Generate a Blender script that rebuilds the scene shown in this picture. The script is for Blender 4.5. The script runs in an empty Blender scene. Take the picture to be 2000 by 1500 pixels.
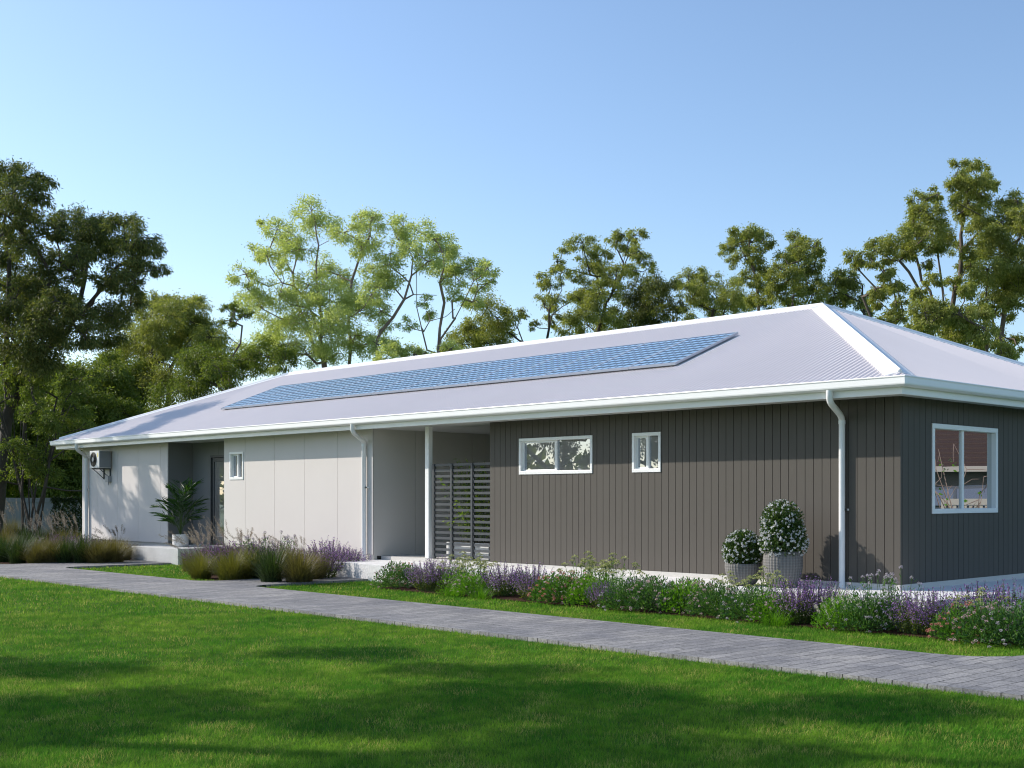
import bpy, math
import numpy as np
rng = np.random.default_rng(11)
sc = bpy.context.scene
COL = sc.collection
PI = math.pi

# ------------------------------------------------------------------ camera model
FPX, HOR, PXC = 2416.02, 970.29, 1314.64          # focal length, horizon row, principal column (photo pixels)
TH = math.radians(132.77)
CAM = np.array([8.654, -13.658, 1.1334])
VW = np.array([math.cos(TH), math.sin(TH), 0.0])
RT = np.array([math.sin(TH), -math.cos(TH), 0.0])
ZG = -0.383                                        # lawn level (house floor is 0)
ZT = -0.072                                        # terrace level
SUN = np.array([-0.738, -0.419, 0.525]); SUN /= np.linalg.norm(SUN)


def at(px, py, D):
    """point seen at photo pixel px,py at depth D"""
    return CAM + D * (VW + RT * (px - PXC) / FPX - np.array([0, 0, 1.0]) * (py - HOR) / FPX)


def on_y(px, y):
    d = VW + RT * (px - PXC) / FPX
    t = (y - CAM[1]) / d[1]
    return (CAM + d * t)[0]


def ground_at(px, D):
    p = at(px, HOR, D)
    return np.array([p[0], p[1], ZG])


cd = bpy.data.cameras.new('camera'); co = bpy.data.objects.new('camera', cd); COL.objects.link(co)
co.location = CAM
co.rotation_euler = (PI / 2, 0, TH - PI / 2)
cd.sensor_width = 36; cd.lens = FPX / 2000 * 36
cd.shift_x = -(PXC - 1000) / 2000
cd.shift_y = (HOR - 750) / 2000
cd.clip_end = 2000; cd.clip_start = 0.05
sc.camera = co
sc.cycles.filter_width = 1.1

# ------------------------------------------------------------------ light
sc.view_settings.view_transform = 'Standard'; sc.view_settings.look = 'None'
sc.view_settings.exposure = 0.45; sc.view_settings.gamma = 1.0
w = bpy.data.worlds.new('World'); sc.world = w; w.use_nodes = True
nt = w.node_tree
sky = nt.nodes.new('ShaderNodeTexSky'); sky.sky_type = 'NISHITA'; sky.sun_disc = False
sky.sun_elevation = math.asin(SUN[2]); sky.sun_rotation = math.atan2(SUN[0], SUN[1])
sky.air_density = 1.0; sky.dust_density = 0.7; sky.ozone_density = 2.7; sky.altitude = 0
bg = nt.nodes['Background']; bg.inputs['Strength'].default_value = 0.15
nt.links.new(sky.outputs[0], bg.inputs[0])
sl = bpy.data.lights.new('sun', 'SUN'); sl.energy = 3.6; sl.angle = math.radians(0.55); sl.color = (1.0, 0.93, 0.84)
so = bpy.data.objects.new('sun', sl); COL.objects.link(so)
from mathutils import Vector
so.rotation_euler = Vector(tuple(SUN)).to_track_quat('Z', 'Y').to_euler()
so.location = (-30, -20, 30)

# ------------------------------------------------------------------ materials
def newmat(name):
    m = bpy.data.materials.new(name); m.use_nodes = True
    n = m.node_tree
    return m, n, n.nodes['Principled BSDF'], n.nodes['Material Output']


def node(n, t, **kw):
    x = n.nodes.new(t)
    for k, v in kw.items():
        if k in x.inputs: x.inputs[k].default_value = v
        else: setattr(x, k, v)
    return x


def c4(c): return (c[0], c[1], c[2], 1)


def surf(name, base, rough=.5, var=.08, scale=3.0, bump=0.0, bscale=40.0, spec=.4, metal=0.0, dirt=None):
    m, n, p, out = newmat(name)
    tc = node(n, 'ShaderNodeTexCoord')
    nz = node(n, 'ShaderNodeTexNoise', Scale=scale, Detail=5.0, Roughness=.6)
    n.links.new(tc.outputs['Object'], nz.inputs['Vector'])
    mx = node(n, 'ShaderNodeMix', data_type='RGBA')
    d2 = dirt or [b * (1 - var) for b in base]
    mx.inputs[6].default_value = c4([min(1, b * (1 + var)) for b in base]); mx.inputs[7].default_value = c4(d2)
    n.links.new(nz.outputs['Fac'], mx.inputs[0]); n.links.new(mx.outputs[2], p.inputs['Base Color'])
    p.inputs['Roughness'].default_value = rough; p.inputs['Metallic'].default_value = metal
    p.inputs['Specular IOR Level'].default_value = spec
    if bump:
        b = node(n, 'ShaderNodeTexNoise', Scale=bscale, Detail=4.0)
        n.links.new(tc.outputs['Object'], b.inputs['Vector'])
        bu = node(n, 'ShaderNodeBump', Strength=bump, Distance=.02)
        n.links.new(b.outputs['Fac'], bu.inputs['Height']); n.links.new(bu.outputs[0], p.inputs['Normal'])
    return m


def leafmat(name, cols, trans=.35, rough=.5, spec=.35, tboost=(1.25, 1.3, .55)):
    """leaf material: each leaf picks its own hue; light passes through it"""
    m, n, p, out = newmat(name)
    g = node(n, 'ShaderNodeNewGeometry')
    r = node(n, 'ShaderNodeValToRGB')
    els = r.color_ramp.elements
    while len(els) < len(cols): els.new(.5)
    for i, c in enumerate(cols):
        els[i].position = i / max(1, len(cols) - 1); els[i].color = c4(c)
    n.links.new(g.outputs['Random Per Island'], r.inputs[0])
    n.links.new(r.outputs[0], p.inputs['Base Color'])
    p.inputs['Roughness'].default_value = rough; p.inputs['Specular IOR Level'].default_value = spec
    if trans > 0:
        t = node(n, 'ShaderNodeBsdfTranslucent'); mixc = node(n, 'ShaderNodeMix', data_type='RGBA', blend_type='MULTIPLY')
        mixc.inputs[0].default_value = 1; mixc.inputs[7].default_value = c4(tboost)
        n.links.new(r.outputs[0], mixc.inputs[6]); n.links.new(mixc.outputs[2], t.inputs[0])
        ms = node(n, 'ShaderNodeMixShader'); ms.inputs[0].default_value = trans
        n.links.new(p.outputs[0], ms.inputs[1]); n.links.new(t.outputs[0], ms.inputs[2]); n.links.new(ms.outputs[0], out.inputs[0])
    return m


M = {}
M['white'] = surf('white_paint', (.88, .88, .87), .35, .02, 6, spec=.45)
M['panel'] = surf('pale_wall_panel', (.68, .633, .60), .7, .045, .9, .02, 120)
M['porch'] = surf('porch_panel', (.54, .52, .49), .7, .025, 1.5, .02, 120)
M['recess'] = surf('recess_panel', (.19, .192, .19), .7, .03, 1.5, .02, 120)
M['board'] = surf('dark_wall_board', (.089, .079, .067), .6, .05, 2.0, .03, 90, spec=.3)
M['joint'] = surf('shadow_joint', (.02, .02, .02), .9, .1)
M['wallcore'] = surf('wall_core', (.05, .05, .05), .9, .1)
M['roof'] = surf('lilac_roof_steel', (.77, .71, .70), .6, .04, .6, spec=.12)
M['soffit'] = surf('soffit', (.6, .6, .58), .7, .03)
M['plinth'] = surf('plinth', (.56, .54, .50), .8, .1, 6, .2, 60)
M['terrace'] = surf('white_concrete', (.80, .785, .77), .75, .10, 3.5, .5, 28, spec=.3)
M['step'] = surf('pale_concrete', (.55, .55, .54), .8, .22, 2.2, .3, 30)
M['charcoal'] = surf('charcoal_metal', (.062, .068, .075), .45, .06, 8)
M['black'] = surf('black_plastic', (.012, .012, .013), .4, .1)
M['acwhite'] = surf('ac_casing', (.70, .70, .69), .45, .03)
M['offwhite'] = surf('off_white_paint', (.34, .32, .295), .6, .05)
M['acside_shade'] = surf('ac_side_painted_shade', (.24, .25, .26), .5, .04)
M['greyhub'] = surf('grey_plastic', (.35, .35, .35), .5, .05)
M['yellow'] = surf('yellow_label', (.75, .62, .12), .6, .05)
M['frame_al'] = surf('panel_frame', (.36, .40, .47), .35, .04)
M['bark'] = surf('bark', (.16, .125, .10), .9, .35, 3, .8, 14, dirt=(.07, .055, .045))
M['bark_dark'] = surf('dark_bark', (.085, .07, .055), .9, .35, 3, .8, 14, dirt=(.035, .03, .025))
M['bark_pale'] = surf('pale_bark', (.30, .22, .18), .85, .3, 2.5, .7, 12, dirt=(.13, .10, .085))
M['soil'] = surf('potting_soil', (.03, .022, .015), 1, .3, 20, .6, 60)
M['mulch'] = surf('red_brown_mulch', (.055, .028, .018), 1, .5, 14, 1.0, 45, spec=.1)
M['fence'] = surf('grey_fence_paint', (.17, .18, .20), .6, .08, 4)
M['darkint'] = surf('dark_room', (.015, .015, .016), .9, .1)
M['weave'] = None


def glass_mirror(name, refl=.75, tint=(.92, .93, .95), base=(.02, .022, .025)):
    m, n, p, out = newmat(name)
    p.inputs['Base Color'].default_value = c4(base); p.inputs['Roughness'].default_value = .3
    g = node(n, 'ShaderNodeBsdfGlossy', Roughness=.0); g.inputs[0].default_value = c4(tint)
    ms = node(n, 'ShaderNodeMixShader'); ms.inputs[0].default_value = refl
    n.links.new(p.outputs[0], ms.inputs[1]); n.links.new(g.outputs[0], ms.inputs[2]); n.links.new(ms.outputs[0], out.inputs[0])
    return m


M['glass'] = glass_mirror('coated_glass', .34, (.72, .83, 1.0), base=(.20, .195, .19))
M['sideglass'] = glass_mirror('side_window_glass', .74, (.84, .84, .84))
M['carglass'] = glass_mirror('car_glass', .25)


def weave_mat():
    m, n, p, out = newmat('grey_woven_planter')
    tc = node(n, 'ShaderNodeTexCoord'); sep = node(n, 'ShaderNodeSeparateXYZ')
    n.links.new(tc.outputs['Object'], sep.inputs[0])
    at2 = node(n, 'ShaderNodeMath', operation='ARCTAN2'); n.links.new(sep.outputs[1], at2.inputs[0]); n.links.new(sep.outputs[0], at2.inputs[1])
    ma = node(n, 'ShaderNodeMath', operation='MULTIPLY'); ma.inputs[1].default_value = 36; n.links.new(at2.outputs[0], ma.inputs[0])
    sa = node(n, 'ShaderNodeMath', operation='SINE'); n.links.new(ma.outputs[0], sa.inputs[0])
    mz = node(n, 'ShaderNodeMath', operation='MULTIPLY'); mz.inputs[1].default_value = 170; n.links.new(sep.outputs[2], mz.inputs[0])
    sz = node(n, 'ShaderNodeMath', operation='SINE'); n.links.new(mz.outputs[0], sz.inputs[0])
    ad = node(n, 'ShaderNodeMath', operation='ADD'); n.links.new(sa.outputs[0], ad.inputs[0])
    sz2 = node(n, 'ShaderNodeMath', operation='MULTIPLY'); sz2.inputs[1].default_value = .5; n.links.new(sz.outputs[0], sz2.inputs[0]); n.links.new(sz2.outputs[0], ad.inputs[1])
    mr = node(n, 'ShaderNodeMapRange'); mr.inputs[1].default_value = -1.5; mr.inputs[2].default_value = 1.5
    n.links.new(ad.outputs[0], mr.inputs[0])
    r = node(n, 'ShaderNodeValToRGB'); r.color_ramp.elements[0].color = (.125, .118, .11, 1); r.color_ramp.elements[1].color = (.215, .205, .195, 1)
    n.links.new(mr.outputs[0], r.inputs[0]); n.links.new(r.outputs[0], p.inputs['Base Color'])
    p.inputs['Roughness'].default_value = .75
    bu = node(n, 'ShaderNodeBump', Strength=.7, Distance=.01); n.links.new(mr.outputs[0], bu.inputs['Height']); n.links.new(bu.outputs[0], p.inputs['Normal'])
    return m


M['weave'] = weave_mat()


def solar_mat():
    """cells with clipped corners on a navy sheet, sky reflection painted in as pale blue, laid out in the panel's own coordinates"""
    m, n, p, out = newmat('solar_cells')
    tc = node(n, 'ShaderNodeTexCoord'); sep = node(n, 'ShaderNodeSeparateXYZ'); n.links.new(tc.outputs['Object'], sep.inputs[0])

    def mth(op, a, b=None):
        x = node(n, 'ShaderNodeMath', operation=op)
        for i, q in enumerate((a, b)):
            if q is None: continue
            if isinstance(q, (int, float)): x.inputs[i].default_value = q
            else: n.links.new(q, x.inputs[i])
        return x.outputs[0]
    def edge(sock, off, pitch):      # 0 in the middle of a cell, 1 at its border
        return mth('MULTIPLY', mth('ABSOLUTE', mth('SUBTRACT', mth('FRACT', mth('DIVIDE', mth('SUBTRACT', sock, off), pitch)), .5)), 2.0)
    ex = edge(sep.outputs[0], .026, (PW_ - .064) / 6); ey = edge(sep.outputs[1], .026, .1628)
    inside = mth('MULTIPLY', mth('LESS_THAN', ex, .84), mth('LESS_THAN', ey, .54))
    inside = mth('MULTIPLY', inside, mth('LESS_THAN', mth('ADD', mth('POWER', ex, 2.0), mth('POWER', ey, 2.0)), .80))
    mx = node(n, 'ShaderNodeMix', data_type='RGBA')
    mx.inputs[6].default_value = (.006, .028, .075, 1); mx.inputs[7].default_value = (.33, .49, .64, 1)  # the cells' pale blue is sky reflection put into the base colour
    n.links.new(inside, mx.inputs[0]); n.links.new(mx.outputs[2], p.inputs['Base Color'])
    p.inputs['Roughness'].default_value = .35; p.inputs['Specular IOR Level'].default_value = .3
    return m


PW_ = (-4.60 + 19.42) / 14
M['solar'] = solar_mat()


def paver_mat():
    m, n, p, out = newmat('blue_grey_pavers')
    tc = node(n, 'ShaderNodeTexCoord'); mp = node(n, 'ShaderNodeMapping'); mp.inputs['Rotation'].default_value = (0, 0, PI / 2 + .0)
    n.links.new(tc.outputs['Object'], mp.inputs[0])
    br = node(n, 'ShaderNodeTexBrick', Scale=1.0); br.inputs['Brick Width'].default_value = .40; br.inputs['Row Height'].default_value = .16
    br.inputs['Mortar Size'].default_value = .007; br.inputs['Mortar Smooth'].default_value = .15; br.inputs['Bias'].default_value = 0
    br.inputs['Color1'].default_value = (.305, .297, .295, 1); br.inputs['Color2'].default_value = (.205, .202, .206, 1); br.inputs['Mortar'].default_value = (.028, .027, .027, 1)
    wn = node(n, 'ShaderNodeTexNoise', Scale=5.0, Detail=2.0); n.links.new(tc.outputs['Object'], wn.inputs[0])
    wv = node(n, 'ShaderNodeMix', data_type='RGBA', blend_type='LINEAR_LIGHT'); wv.inputs[0].default_value = .025
    n.links.new(mp.outputs[0], wv.inputs[6]); n.links.new(wn.outputs['Color'], wv.inputs[7]); n.links.new(wv.outputs[2], br.inputs[0])
    jn = node(n, 'ShaderNodeTexNoise', Scale=3.2, Detail=3.0); n.links.new(tc.outputs['Object'], jn.inputs[0])
    jr = node(n, 'ShaderNodeValToRGB'); jr.color_ramp.elements[0].position = .40; jr.color_ramp.elements[1].position = .60
    jr.color_ramp.elements[0].color = (.16, .155, .15, 1); jr.color_ramp.elements[1].color = (.03, .029, .03, 1)
    n.links.new(jn.outputs[0], jr.inputs[0]); n.links.new(jr.outputs[0], br.inputs['Mortar'])
    nz = node(n, 'ShaderNodeTexNoise', Scale=1.6, Detail=6.0); n.links.new(tc.outputs['Object'], nz.inputs[0])
    n2 = node(n, 'ShaderNodeTexNoise', Scale=55.0, Detail=4.0); n.links.new(tc.outputs['Object'], n2.inputs[0])
    r = node(n, 'ShaderNodeValToRGB'); r.color_ramp.elements[0].color = (.72, .72, .74, 1); r.color_ramp.elements[1].color = (1.22, 1.18, 1.10, 1)
    r.color_ramp.elements[0].position = .3; r.color_ramp.elements[1].position = .7
    n.links.new(nz.outputs[0], r.inputs[0])
    mu = node(n, 'ShaderNodeMix', data_type='RGBA', blend_type='MULTIPLY'); mu.inputs[0].default_value = 1
    n.links.new(br.outputs[0], mu.inputs[6]); n.links.new(r.outputs[0], mu.inputs[7])
    r2 = node(n, 'ShaderNodeValToRGB'); r2.color_ramp.elements[0].color = (.7, .7, .7, 1); r2.color_ramp.elements[1].color = (1.25, 1.25, 1.25, 1)
    r2.color_ramp.elements[0].position = .35; r2.color_ramp.elements[1].position = .65; n.links.new(n2.outputs[0], r2.inputs[0])
    mu2 = node(n, 'ShaderNodeMix', data_type='RGBA', blend_type='MULTIPLY'); mu2.inputs[0].default_value = 1
    n.links.new(mu.outputs[2], mu2.inputs[6]); n.links.new(r2.outputs[0], mu2.inputs[7])
    n.links.new(mu2.outputs[2], p.inputs['Base Color']); p.inputs['Roughness'].default_value = .75
    ad = node(n, 'ShaderNodeMath', operation='MULTIPLY_ADD'); ad.inputs[1].default_value = -1.0
    n.links.new(br.outputs['Fac'], ad.inputs[0])
    s2 = node(n, 'ShaderNodeMath', operation='MULTIPLY'); s2.inputs[1].default_value = .35; n.links.new(n2.outputs[0], s2.inputs[0]); n.links.new(s2.outputs[0], ad.inputs[2])
    bu = node(n, 'ShaderNodeBump', Strength=.6, Distance=.012); n.links.new(ad.outputs[0], bu.inputs['Height']); n.links.new(bu.outputs[0], p.inputs['Normal'])
    return m


M['paver'] = paver_mat()


def lawn_mat(name, a, b, c, trans=.3):
    """grass: green with patches where the turf itself is yellower"""
    m, n, p, out = newmat(name)
    tc = node(n, 'ShaderNodeTexCoord')
    n1 = node(n, 'ShaderNodeTexNoise', Scale=.9, Detail=4.0, Roughness=.65); n.links.new(tc.outputs['Object'], n1.inputs[0])
    r = node(n, 'ShaderNodeValToRGB'); r.color_ramp.elements[0].color = c4(a); r.color_ramp.elements[1].color = c4(b)
    r.color_ramp.elements[0].position = .38; r.color_ramp.elements[1].position = .68
    n.links.new(n1.outputs[0], r.inputs[0])
    g = node(n, 'ShaderNodeNewGeometry'); r2 = node(n, 'ShaderNodeValToRGB')
    r2.color_ramp.elements[0].color = (0, 0, 0, 1); r2.color_ramp.elements[1].color = (1, 1, 1, 1)
    r2.color_ramp.elements[0].position = .58; r2.color_ramp.elements[1].position = .92
    n.links.new(g.outputs['Random Per Island'], r2.inputs[0])
    n2 = node(n, 'ShaderNodeTexNoise', Scale=2.3, Detail=3.0); n.links.new(tc.outputs['Object'], n2.inputs[0])
    r3 = node(n, 'ShaderNodeValToRGB'); r3.color_ramp.elements[0].position = .47; r3.color_ramp.elements[1].position = .66
    n.links.new(n2.outputs[0], r3.inputs[0])
    mm = node(n, 'ShaderNodeMath', operation='MULTIPLY_ADD'); n.links.new(r2.outputs[0], mm.inputs[0]); n.links.new(r3.outputs[0], mm.inputs[1])
    m3 = node(n, 'ShaderNodeMath', operation='MULTIPLY'); m3.inputs[1].default_value = .25; n.links.new(r2.outputs[0], m3.inputs[0]); n.links.new(m3.outputs[0], mm.inputs[2])
    n4 = node(n, 'ShaderNodeTexNoise', Scale=7.0, Detail=3.0); n.links.new(tc.outputs['Object'], n4.inputs[0])
    r4 = node(n, 'ShaderNodeValToRGB'); r4.color_ramp.elements[0].position = .36; r4.color_ramp.elements[1].position = .64
    r4.color_ramp.elements[0].color = (.68, .74, .8, 1); r4.color_ramp.elements[1].color = (1.28, 1.2, 1.1, 1); n.links.new(n4.outputs[0], r4.inputs[0])
    m4 = node(n, 'ShaderNodeMix', data_type='RGBA', blend_type='MULTIPLY'); m4.inputs[0].default_value = 1
    n.links.new(r.outputs[0], m4.inputs[6]); n.links.new(r4.outputs[0], m4.inputs[7])
    mx = node(n, 'ShaderNodeMix', data_type='RGBA'); mx.inputs[7].default_value = c4(c)
    n.links.new(mm.outputs[0], mx.inputs[0]); n.links.new(m4.outputs[2], mx.inputs[6])
    n.links.new(mx.outputs[2], p.inputs['Base Color']); p.inputs['Roughness'].default_value = .7; p.inputs['Specular IOR Level'].default_value = .03
    t = node(n, 'ShaderNodeBsdfTranslucent'); n.links.new(mx.outputs[2], t.inputs[0])
    ms = node(n, 'ShaderNodeMixShader'); ms.inputs[0].default_value = trans
    n.links.new(p.outputs[0], ms.inputs[1]); n.links.new(t.outputs[0], ms.inputs[2]); n.links.new(ms.outputs[0], out.inputs[0])
    return m


M['ground'] = lawn_mat('turf_ground', (.05, .125, .012), (.08, .16, .016), (.16, .15, .04), .0)
M['grass'] = lawn_mat('grass_blades', (.075, .25, .020), (.20, .37, .034), (.56, .50, .14), .40)

# ------------------------------------------------------------------ mesh helpers
def link(name, me, mt, parent=None, smooth=False):
    if mt is not None: me.materials.append(mt)
    o = bpy.data.objects.new(name, me); COL.objects.link(o)
    if parent is not None: o.parent = parent
    if smooth: me.polygons.foreach_set('use_smooth', [True] * len(me.polygons))
    return o


def empty(name, loc=(0, 0, 0), rz=0.0):
    o = bpy.data.objects.new(name, None); COL.objects.link(o); o.location = loc; o.rotation_euler = (0, 0, rz)
    o.empty_display_size = .2
    return o


def tag(o, label=None, cat=None, group=None, kind=None):
    if label: o['label'] = label
    if cat: o['category'] = cat
    if group: o['group'] = group
    if kind: o['kind'] = kind
    return o


class MB:
    def __init__(s): s.v = []; s.f = []

    def add(s, vs, fs):
        k = len(s.v); s.v += [tuple(map(float, p)) for p in vs]; s.f += [tuple(i + k for i in f) for f in fs]; return s

    def box(s, x0, x1, y0, y1, z0, z1):
        return s.add([(x0, y0, z0), (x1, y0, z0), (x1, y1, z0), (x0, y1, z0), (x0, y0, z1), (x1, y0, z1), (x1, y1, z1), (x0, y1, z1)],
                     [(0, 3, 2, 1), (4, 5, 6, 7), (0, 1, 5, 4), (1, 2, 6, 5), (2, 3, 7, 6), (3, 0, 4, 7)])

    def prism(s, pts, vec):
        """closed planar polygon pushed along vec"""
        n = len(pts); a = [np.array(p, float) for p in pts]; b = [p + np.array(vec, float) for p in a]
        return s.add(a + b, [tuple(range(n))[::-1], tuple(range(n, 2 * n))] + [(i, (i + 1) % n, n + (i + 1) % n, n + i) for i in range(n)])

    def tube(s, path, rad, n=8, cap=True):
        path = [np.array(p, float) for p in path]; k = len(path)
        if not hasattr(rad, '__len__'): rad = [rad] * k
        vs = []; ref = None
        for i, p in enumerate(path):
            d = path[min(i + 1, k - 1)] - path[max(i - 1, 0)]; d = d / (np.linalg.norm(d) + 1e-9)
            if ref is None:
                ref = np.array([0, 0, 1.0]) if abs(d[2]) < .9 else np.array([1.0, 0, 0])
            a = np.cross(d, ref); a /= np.linalg.norm(a) + 1e-9; b = np.cross(d, a)
            ref = -b if False else np.cross(a, d)
            for j in range(n):
                t = 2 * PI * j / n; vs.append(p + rad[i] * (a * math.cos(t) + b * math.sin(t)))
        fs = [(i * n + j, i * n + (j + 1) % n, (i + 1) * n + (j + 1) % n, (i + 1) * n + j) for i in range(k - 1) for j in range(n)]
        if cap: fs += [tuple(range(n))[::-1], tuple((k - 1) * n + j for j in range(n))]
        return s.add(vs, fs)

    def lathe(s, prof, n=32, c=(0, 0, 0), close=False):
        vs = []
        for r, z in prof:
            for j in range(n):
                t = 2 * PI * j / n; vs.append((c[0] + r * math.cos(t), c[1] + r * math.sin(t), c[2] + z))
        k = len(prof)
        fs = [(i * n + j, i * n + (j + 1) % n, (i + 1) * n + (j + 1) % n, (i + 1) * n + j) for i in range(k - 1) for j in range(n)]
        fs += [tuple(range(n))[::-1], tuple((k - 1) * n + j for j in range(n))]
        return s.add(vs, fs)

    def build(s, name, mt, parent=None, smooth=False, bevel=0.0):
        me = bpy.data.meshes.new(name); me.from_pydata(s.v, [], s.f); me.update()
        o = link(name, me, mt, parent, smooth)
        if smooth:
            try: me.set_sharp_from_angle(angle=math.radians(40))
            except Exception: pass
        if bevel:
            b = o.modifiers.new('bevel', 'BEVEL'); b.width = bevel; b.segments = 2; b.limit_method = 'ANGLE'
        return o


def np_mesh(name, V, k, mt, parent=None, smooth=False, F=None):
    """V (N*k,3): N separate k-gons, or F (M,k) index faces"""
    V = np.ascontiguousarray(V.reshape(-1, 3), np.float32)
    if F is None: F = np.arange(len(V), dtype=np.int32).reshape(-1, k)
    me = bpy.data.meshes.new(name)
    me.vertices.add(len(V)); me.vertices.foreach_set('co', V.ravel())
    me.loops.add(F.size); me.loops.foreach_set('vertex_index', np.ascontiguousarray(F, np.int32).ravel())
    me.polygons.add(len(F)); me.polygons.foreach_set('loop_start', np.arange(0, F.size, F.shape[1], dtype=np.int32))
    me.polygons.foreach_set('loop_total', np.full(len(F), F.shape[1], np.int32))
    me.update(calc_edges=True)
    return link(name, me, mt, parent, smooth)


def unit(a): return a / (np.linalg.norm(a, axis=-1, keepdims=True) + 1e-9)


def rand_dirs(n): return unit(rng.normal(size=(n, 3)))


def leaf_quads(P, d, L, W):
    """diamond leaves (N,4,3)"""
    n = len(P); d = unit(d); s = unit(np.cross(d, rand_dirs(n)))
    L = np.asarray(L).reshape(-1, 1); W = np.asarray(W).reshape(-1, 1)
    m = P + d * L * .42
    return np.stack([P, m + s * W * .5, P + d * L, m - s * W * .5], 1)


def blades(P, H, W, lean, n_seg=2):
    """grass blades as bent strips; lean (N,3) horizontal offset of the tip. returns V, F"""
    n = len(P); side = unit(np.cross(lean + 1e-4, np.array([0, 0, 1.0]))); H = H.reshape(-1, 1); W = W.reshape(-1, 1)
    rings = []
    for i in range(n_seg + 1):
        t = i / n_seg; c = P + np.array([0, 0, 1.0]) * H * (t - .28 * t * t * np.minimum(1.2, np.linalg.norm(lean, axis=1, keepdims=True) / H)) + lean * t * t
        wv = side * W * .5 * (1 - .92 * t ** 1.5)
        rings += [c - wv, c + wv]
    V = np.stack(rings, 1)                                       # n, 2(seg+1), 3
    k = 2 * (n_seg + 1); base = (np.arange(n) * k)[:, None, None]
    q = np.array([[2 * i, 2 * i + 1, 2 * i + 3, 2 * i + 2] for i in range(n_seg)])[None]
    return V.reshape(-1, 3), (base + q).reshape(-1, 4)


def copy_thing(root, loc, rz=0.0, s=1.0, label=None, group=None):
    c = root.copy(); COL.objects.link(c); c.location = loc; c.rotation_euler = (0, 0, rz); c.scale = (s, s, s)
    if label: c['label'] = label
    if group: c['group'] = group
    for ch in root.children:
        d = ch.copy(); COL.objects.link(d); d.parent = c
        for g in ch.children:
            e = g.copy(); COL.objects.link(e); e.parent = d
    return c

# ------------------------------------------------------------------ ground, path, beds
gm = MB(); gm.add([(-300, -300, ZG), (300, -300, ZG), (300, 300, ZG), (-300, 300, ZG)], [(0, 1, 2, 3)])
tag(gm.build('ground', M['ground']), kind='structure')


def fillet(pts, rads, n=8):
    out = []; k = len(pts)
    for i in range(k):
        p = np.array(pts[i], float); a = np.array(pts[i - 1], float); b = np.array(pts[(i + 1) % k], float); r = rads[i]
        if r <= 0: out.append(tuple(p)); continue
        u1 = unit(a - p); u2 = unit(b - p)
        for j in range(n + 1):
            t = j / n; out.append(tuple((1 - t) ** 2 * (p + u1 * r) + 2 * t * (1 - t) * p + t * t * (p + u2 * r)))
    return out


outline = [(-48, -5.17), (40, -5.17), (40, -3.44), (4.9, -3.44), (4.9, 12), (3.3, 12), (3.3, -3.47), (-10.42, -3.42), (-10.42, -1.08), (-11.95, -1.08),
           (-11.95, -3.41), (-18.3, -3.38), (-18.3, -1.0), (-20.36, -1.0), (-20.36, -3.8), (-48, -3.8)]
PATH = fillet(outline, [0, 0, 0, .6, 0, 0, .8, .45, 0, 0, .5, .4, 0, 0, .3, 0])
pm = MB(); ZP = ZG + .045
pm.prism([(x, y, ZG - .05) for x, y in PATH], (0, 0, ZP - ZG + .05))
tag(pm.build('path', M['paver']), kind='structure')

bed_pts = {'border': fillet([(-8.9, -1.09), (-8.9, -2.02), (-4, -2.08), (1.5, -2.1), (2.8, -2.15), (3.0, -1.3), (1.2, -1.09)], [0, .4, .2, .2, .5, .3, 0]),
           'mid': fillet([(-17.0, -.2), (-16.4, -1.3), (-13.6, -2.85), (-12.6, -2.95), (-12.1, -2.4), (-12.05, -.2)], [0, .4, .5, .3, .3, 0]),
           'left': [(-34, -.2), (-34, -3.6), (-20.6, -3.55), (-20.55, -.2)]}
for k_, pts in bed_pts.items():
    b = MB(); b.add([(x, y, ZG + .012) for x, y in pts], [tuple(range(len(pts)))])
    tag(b.build('garden_bed_soil', M['mulch']), kind='structure')

# terrace slab round the front and right side, and the entry step
t = MB()
TX0, TX1, TY0 = -11.82, 1.17, -1.09
t.prism([(TX0, TY0, ZG - .1), (TX1, TY0, ZG - .1), (TX1, 9.5, ZG - .1), (.0, 9.5, ZG - .1), (.0, 0, ZG - .1), (TX0, 0, ZG - .1)], (0, 0, ZT - ZG + .1))
tag(t.build('terrace', M['terrace'], bevel=.006), kind='structure')
s_ = MB(); s_.box(-20.38, -18.02, -.98, .418, ZG - .1, -.02)
tag(s_.build('entry_step', M['step'], bevel=.008), 'low pale concrete step at the entry recess, under the potted palm', 'step')

# ------------------------------------------------------------------ house
house = tag(empty('house', (-12.6, 3.8, 0)), 'long single storey house with a lilac white metal hip roof and two tone cladding', 'house')
house_off = -np.array([-12.6, 3.8, 0.0])


def hb(mb, name, mt, parent=house, smooth=False, bevel=0.0):
    """build with world coordinates under the house"""
    if parent is house: mb.v = [(a + house_off[0], b + house_off[1], c) for a, b, c in mb.v]
    return mb.build(name, mt, parent, smooth, bevel)


E_ = .2                       # pale front wall stands this much proud of the dark one
LW0, LW1 = -25.171, -11.616   # pale wall ends
R1L, R1R, R1D = -20.199, -17.447, .42
YB = 7.57                     # back wall
WT = 2.43                     # wall top (soffit)

# cores so that nothing is hollow (kept behind the claddings)
core = MB()
core.box(-8.31, -.13, .13, YB, -.05, WT + .1)
core.box(LW0 + .02, R1L - .02, -E_ + .05, YB, -.05, WT + .1)
core.box(R1L - .02, R1R + .02, R1D + .14, YB, -.05, WT + .1)
core.box(R1R + .02, LW1 - .02, -E_ + .13, YB, -.05, WT + .1)
core.box(LW1 - .02, -8.31, 3.4, YB, -.05, WT + .1)
hb(core, 'wall_core', M['wallcore'])

OPEN = [(-7.54, -5.735, 1.51, 2.12), (-4.84, -4.23, 1.51, 2.12)]


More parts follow.
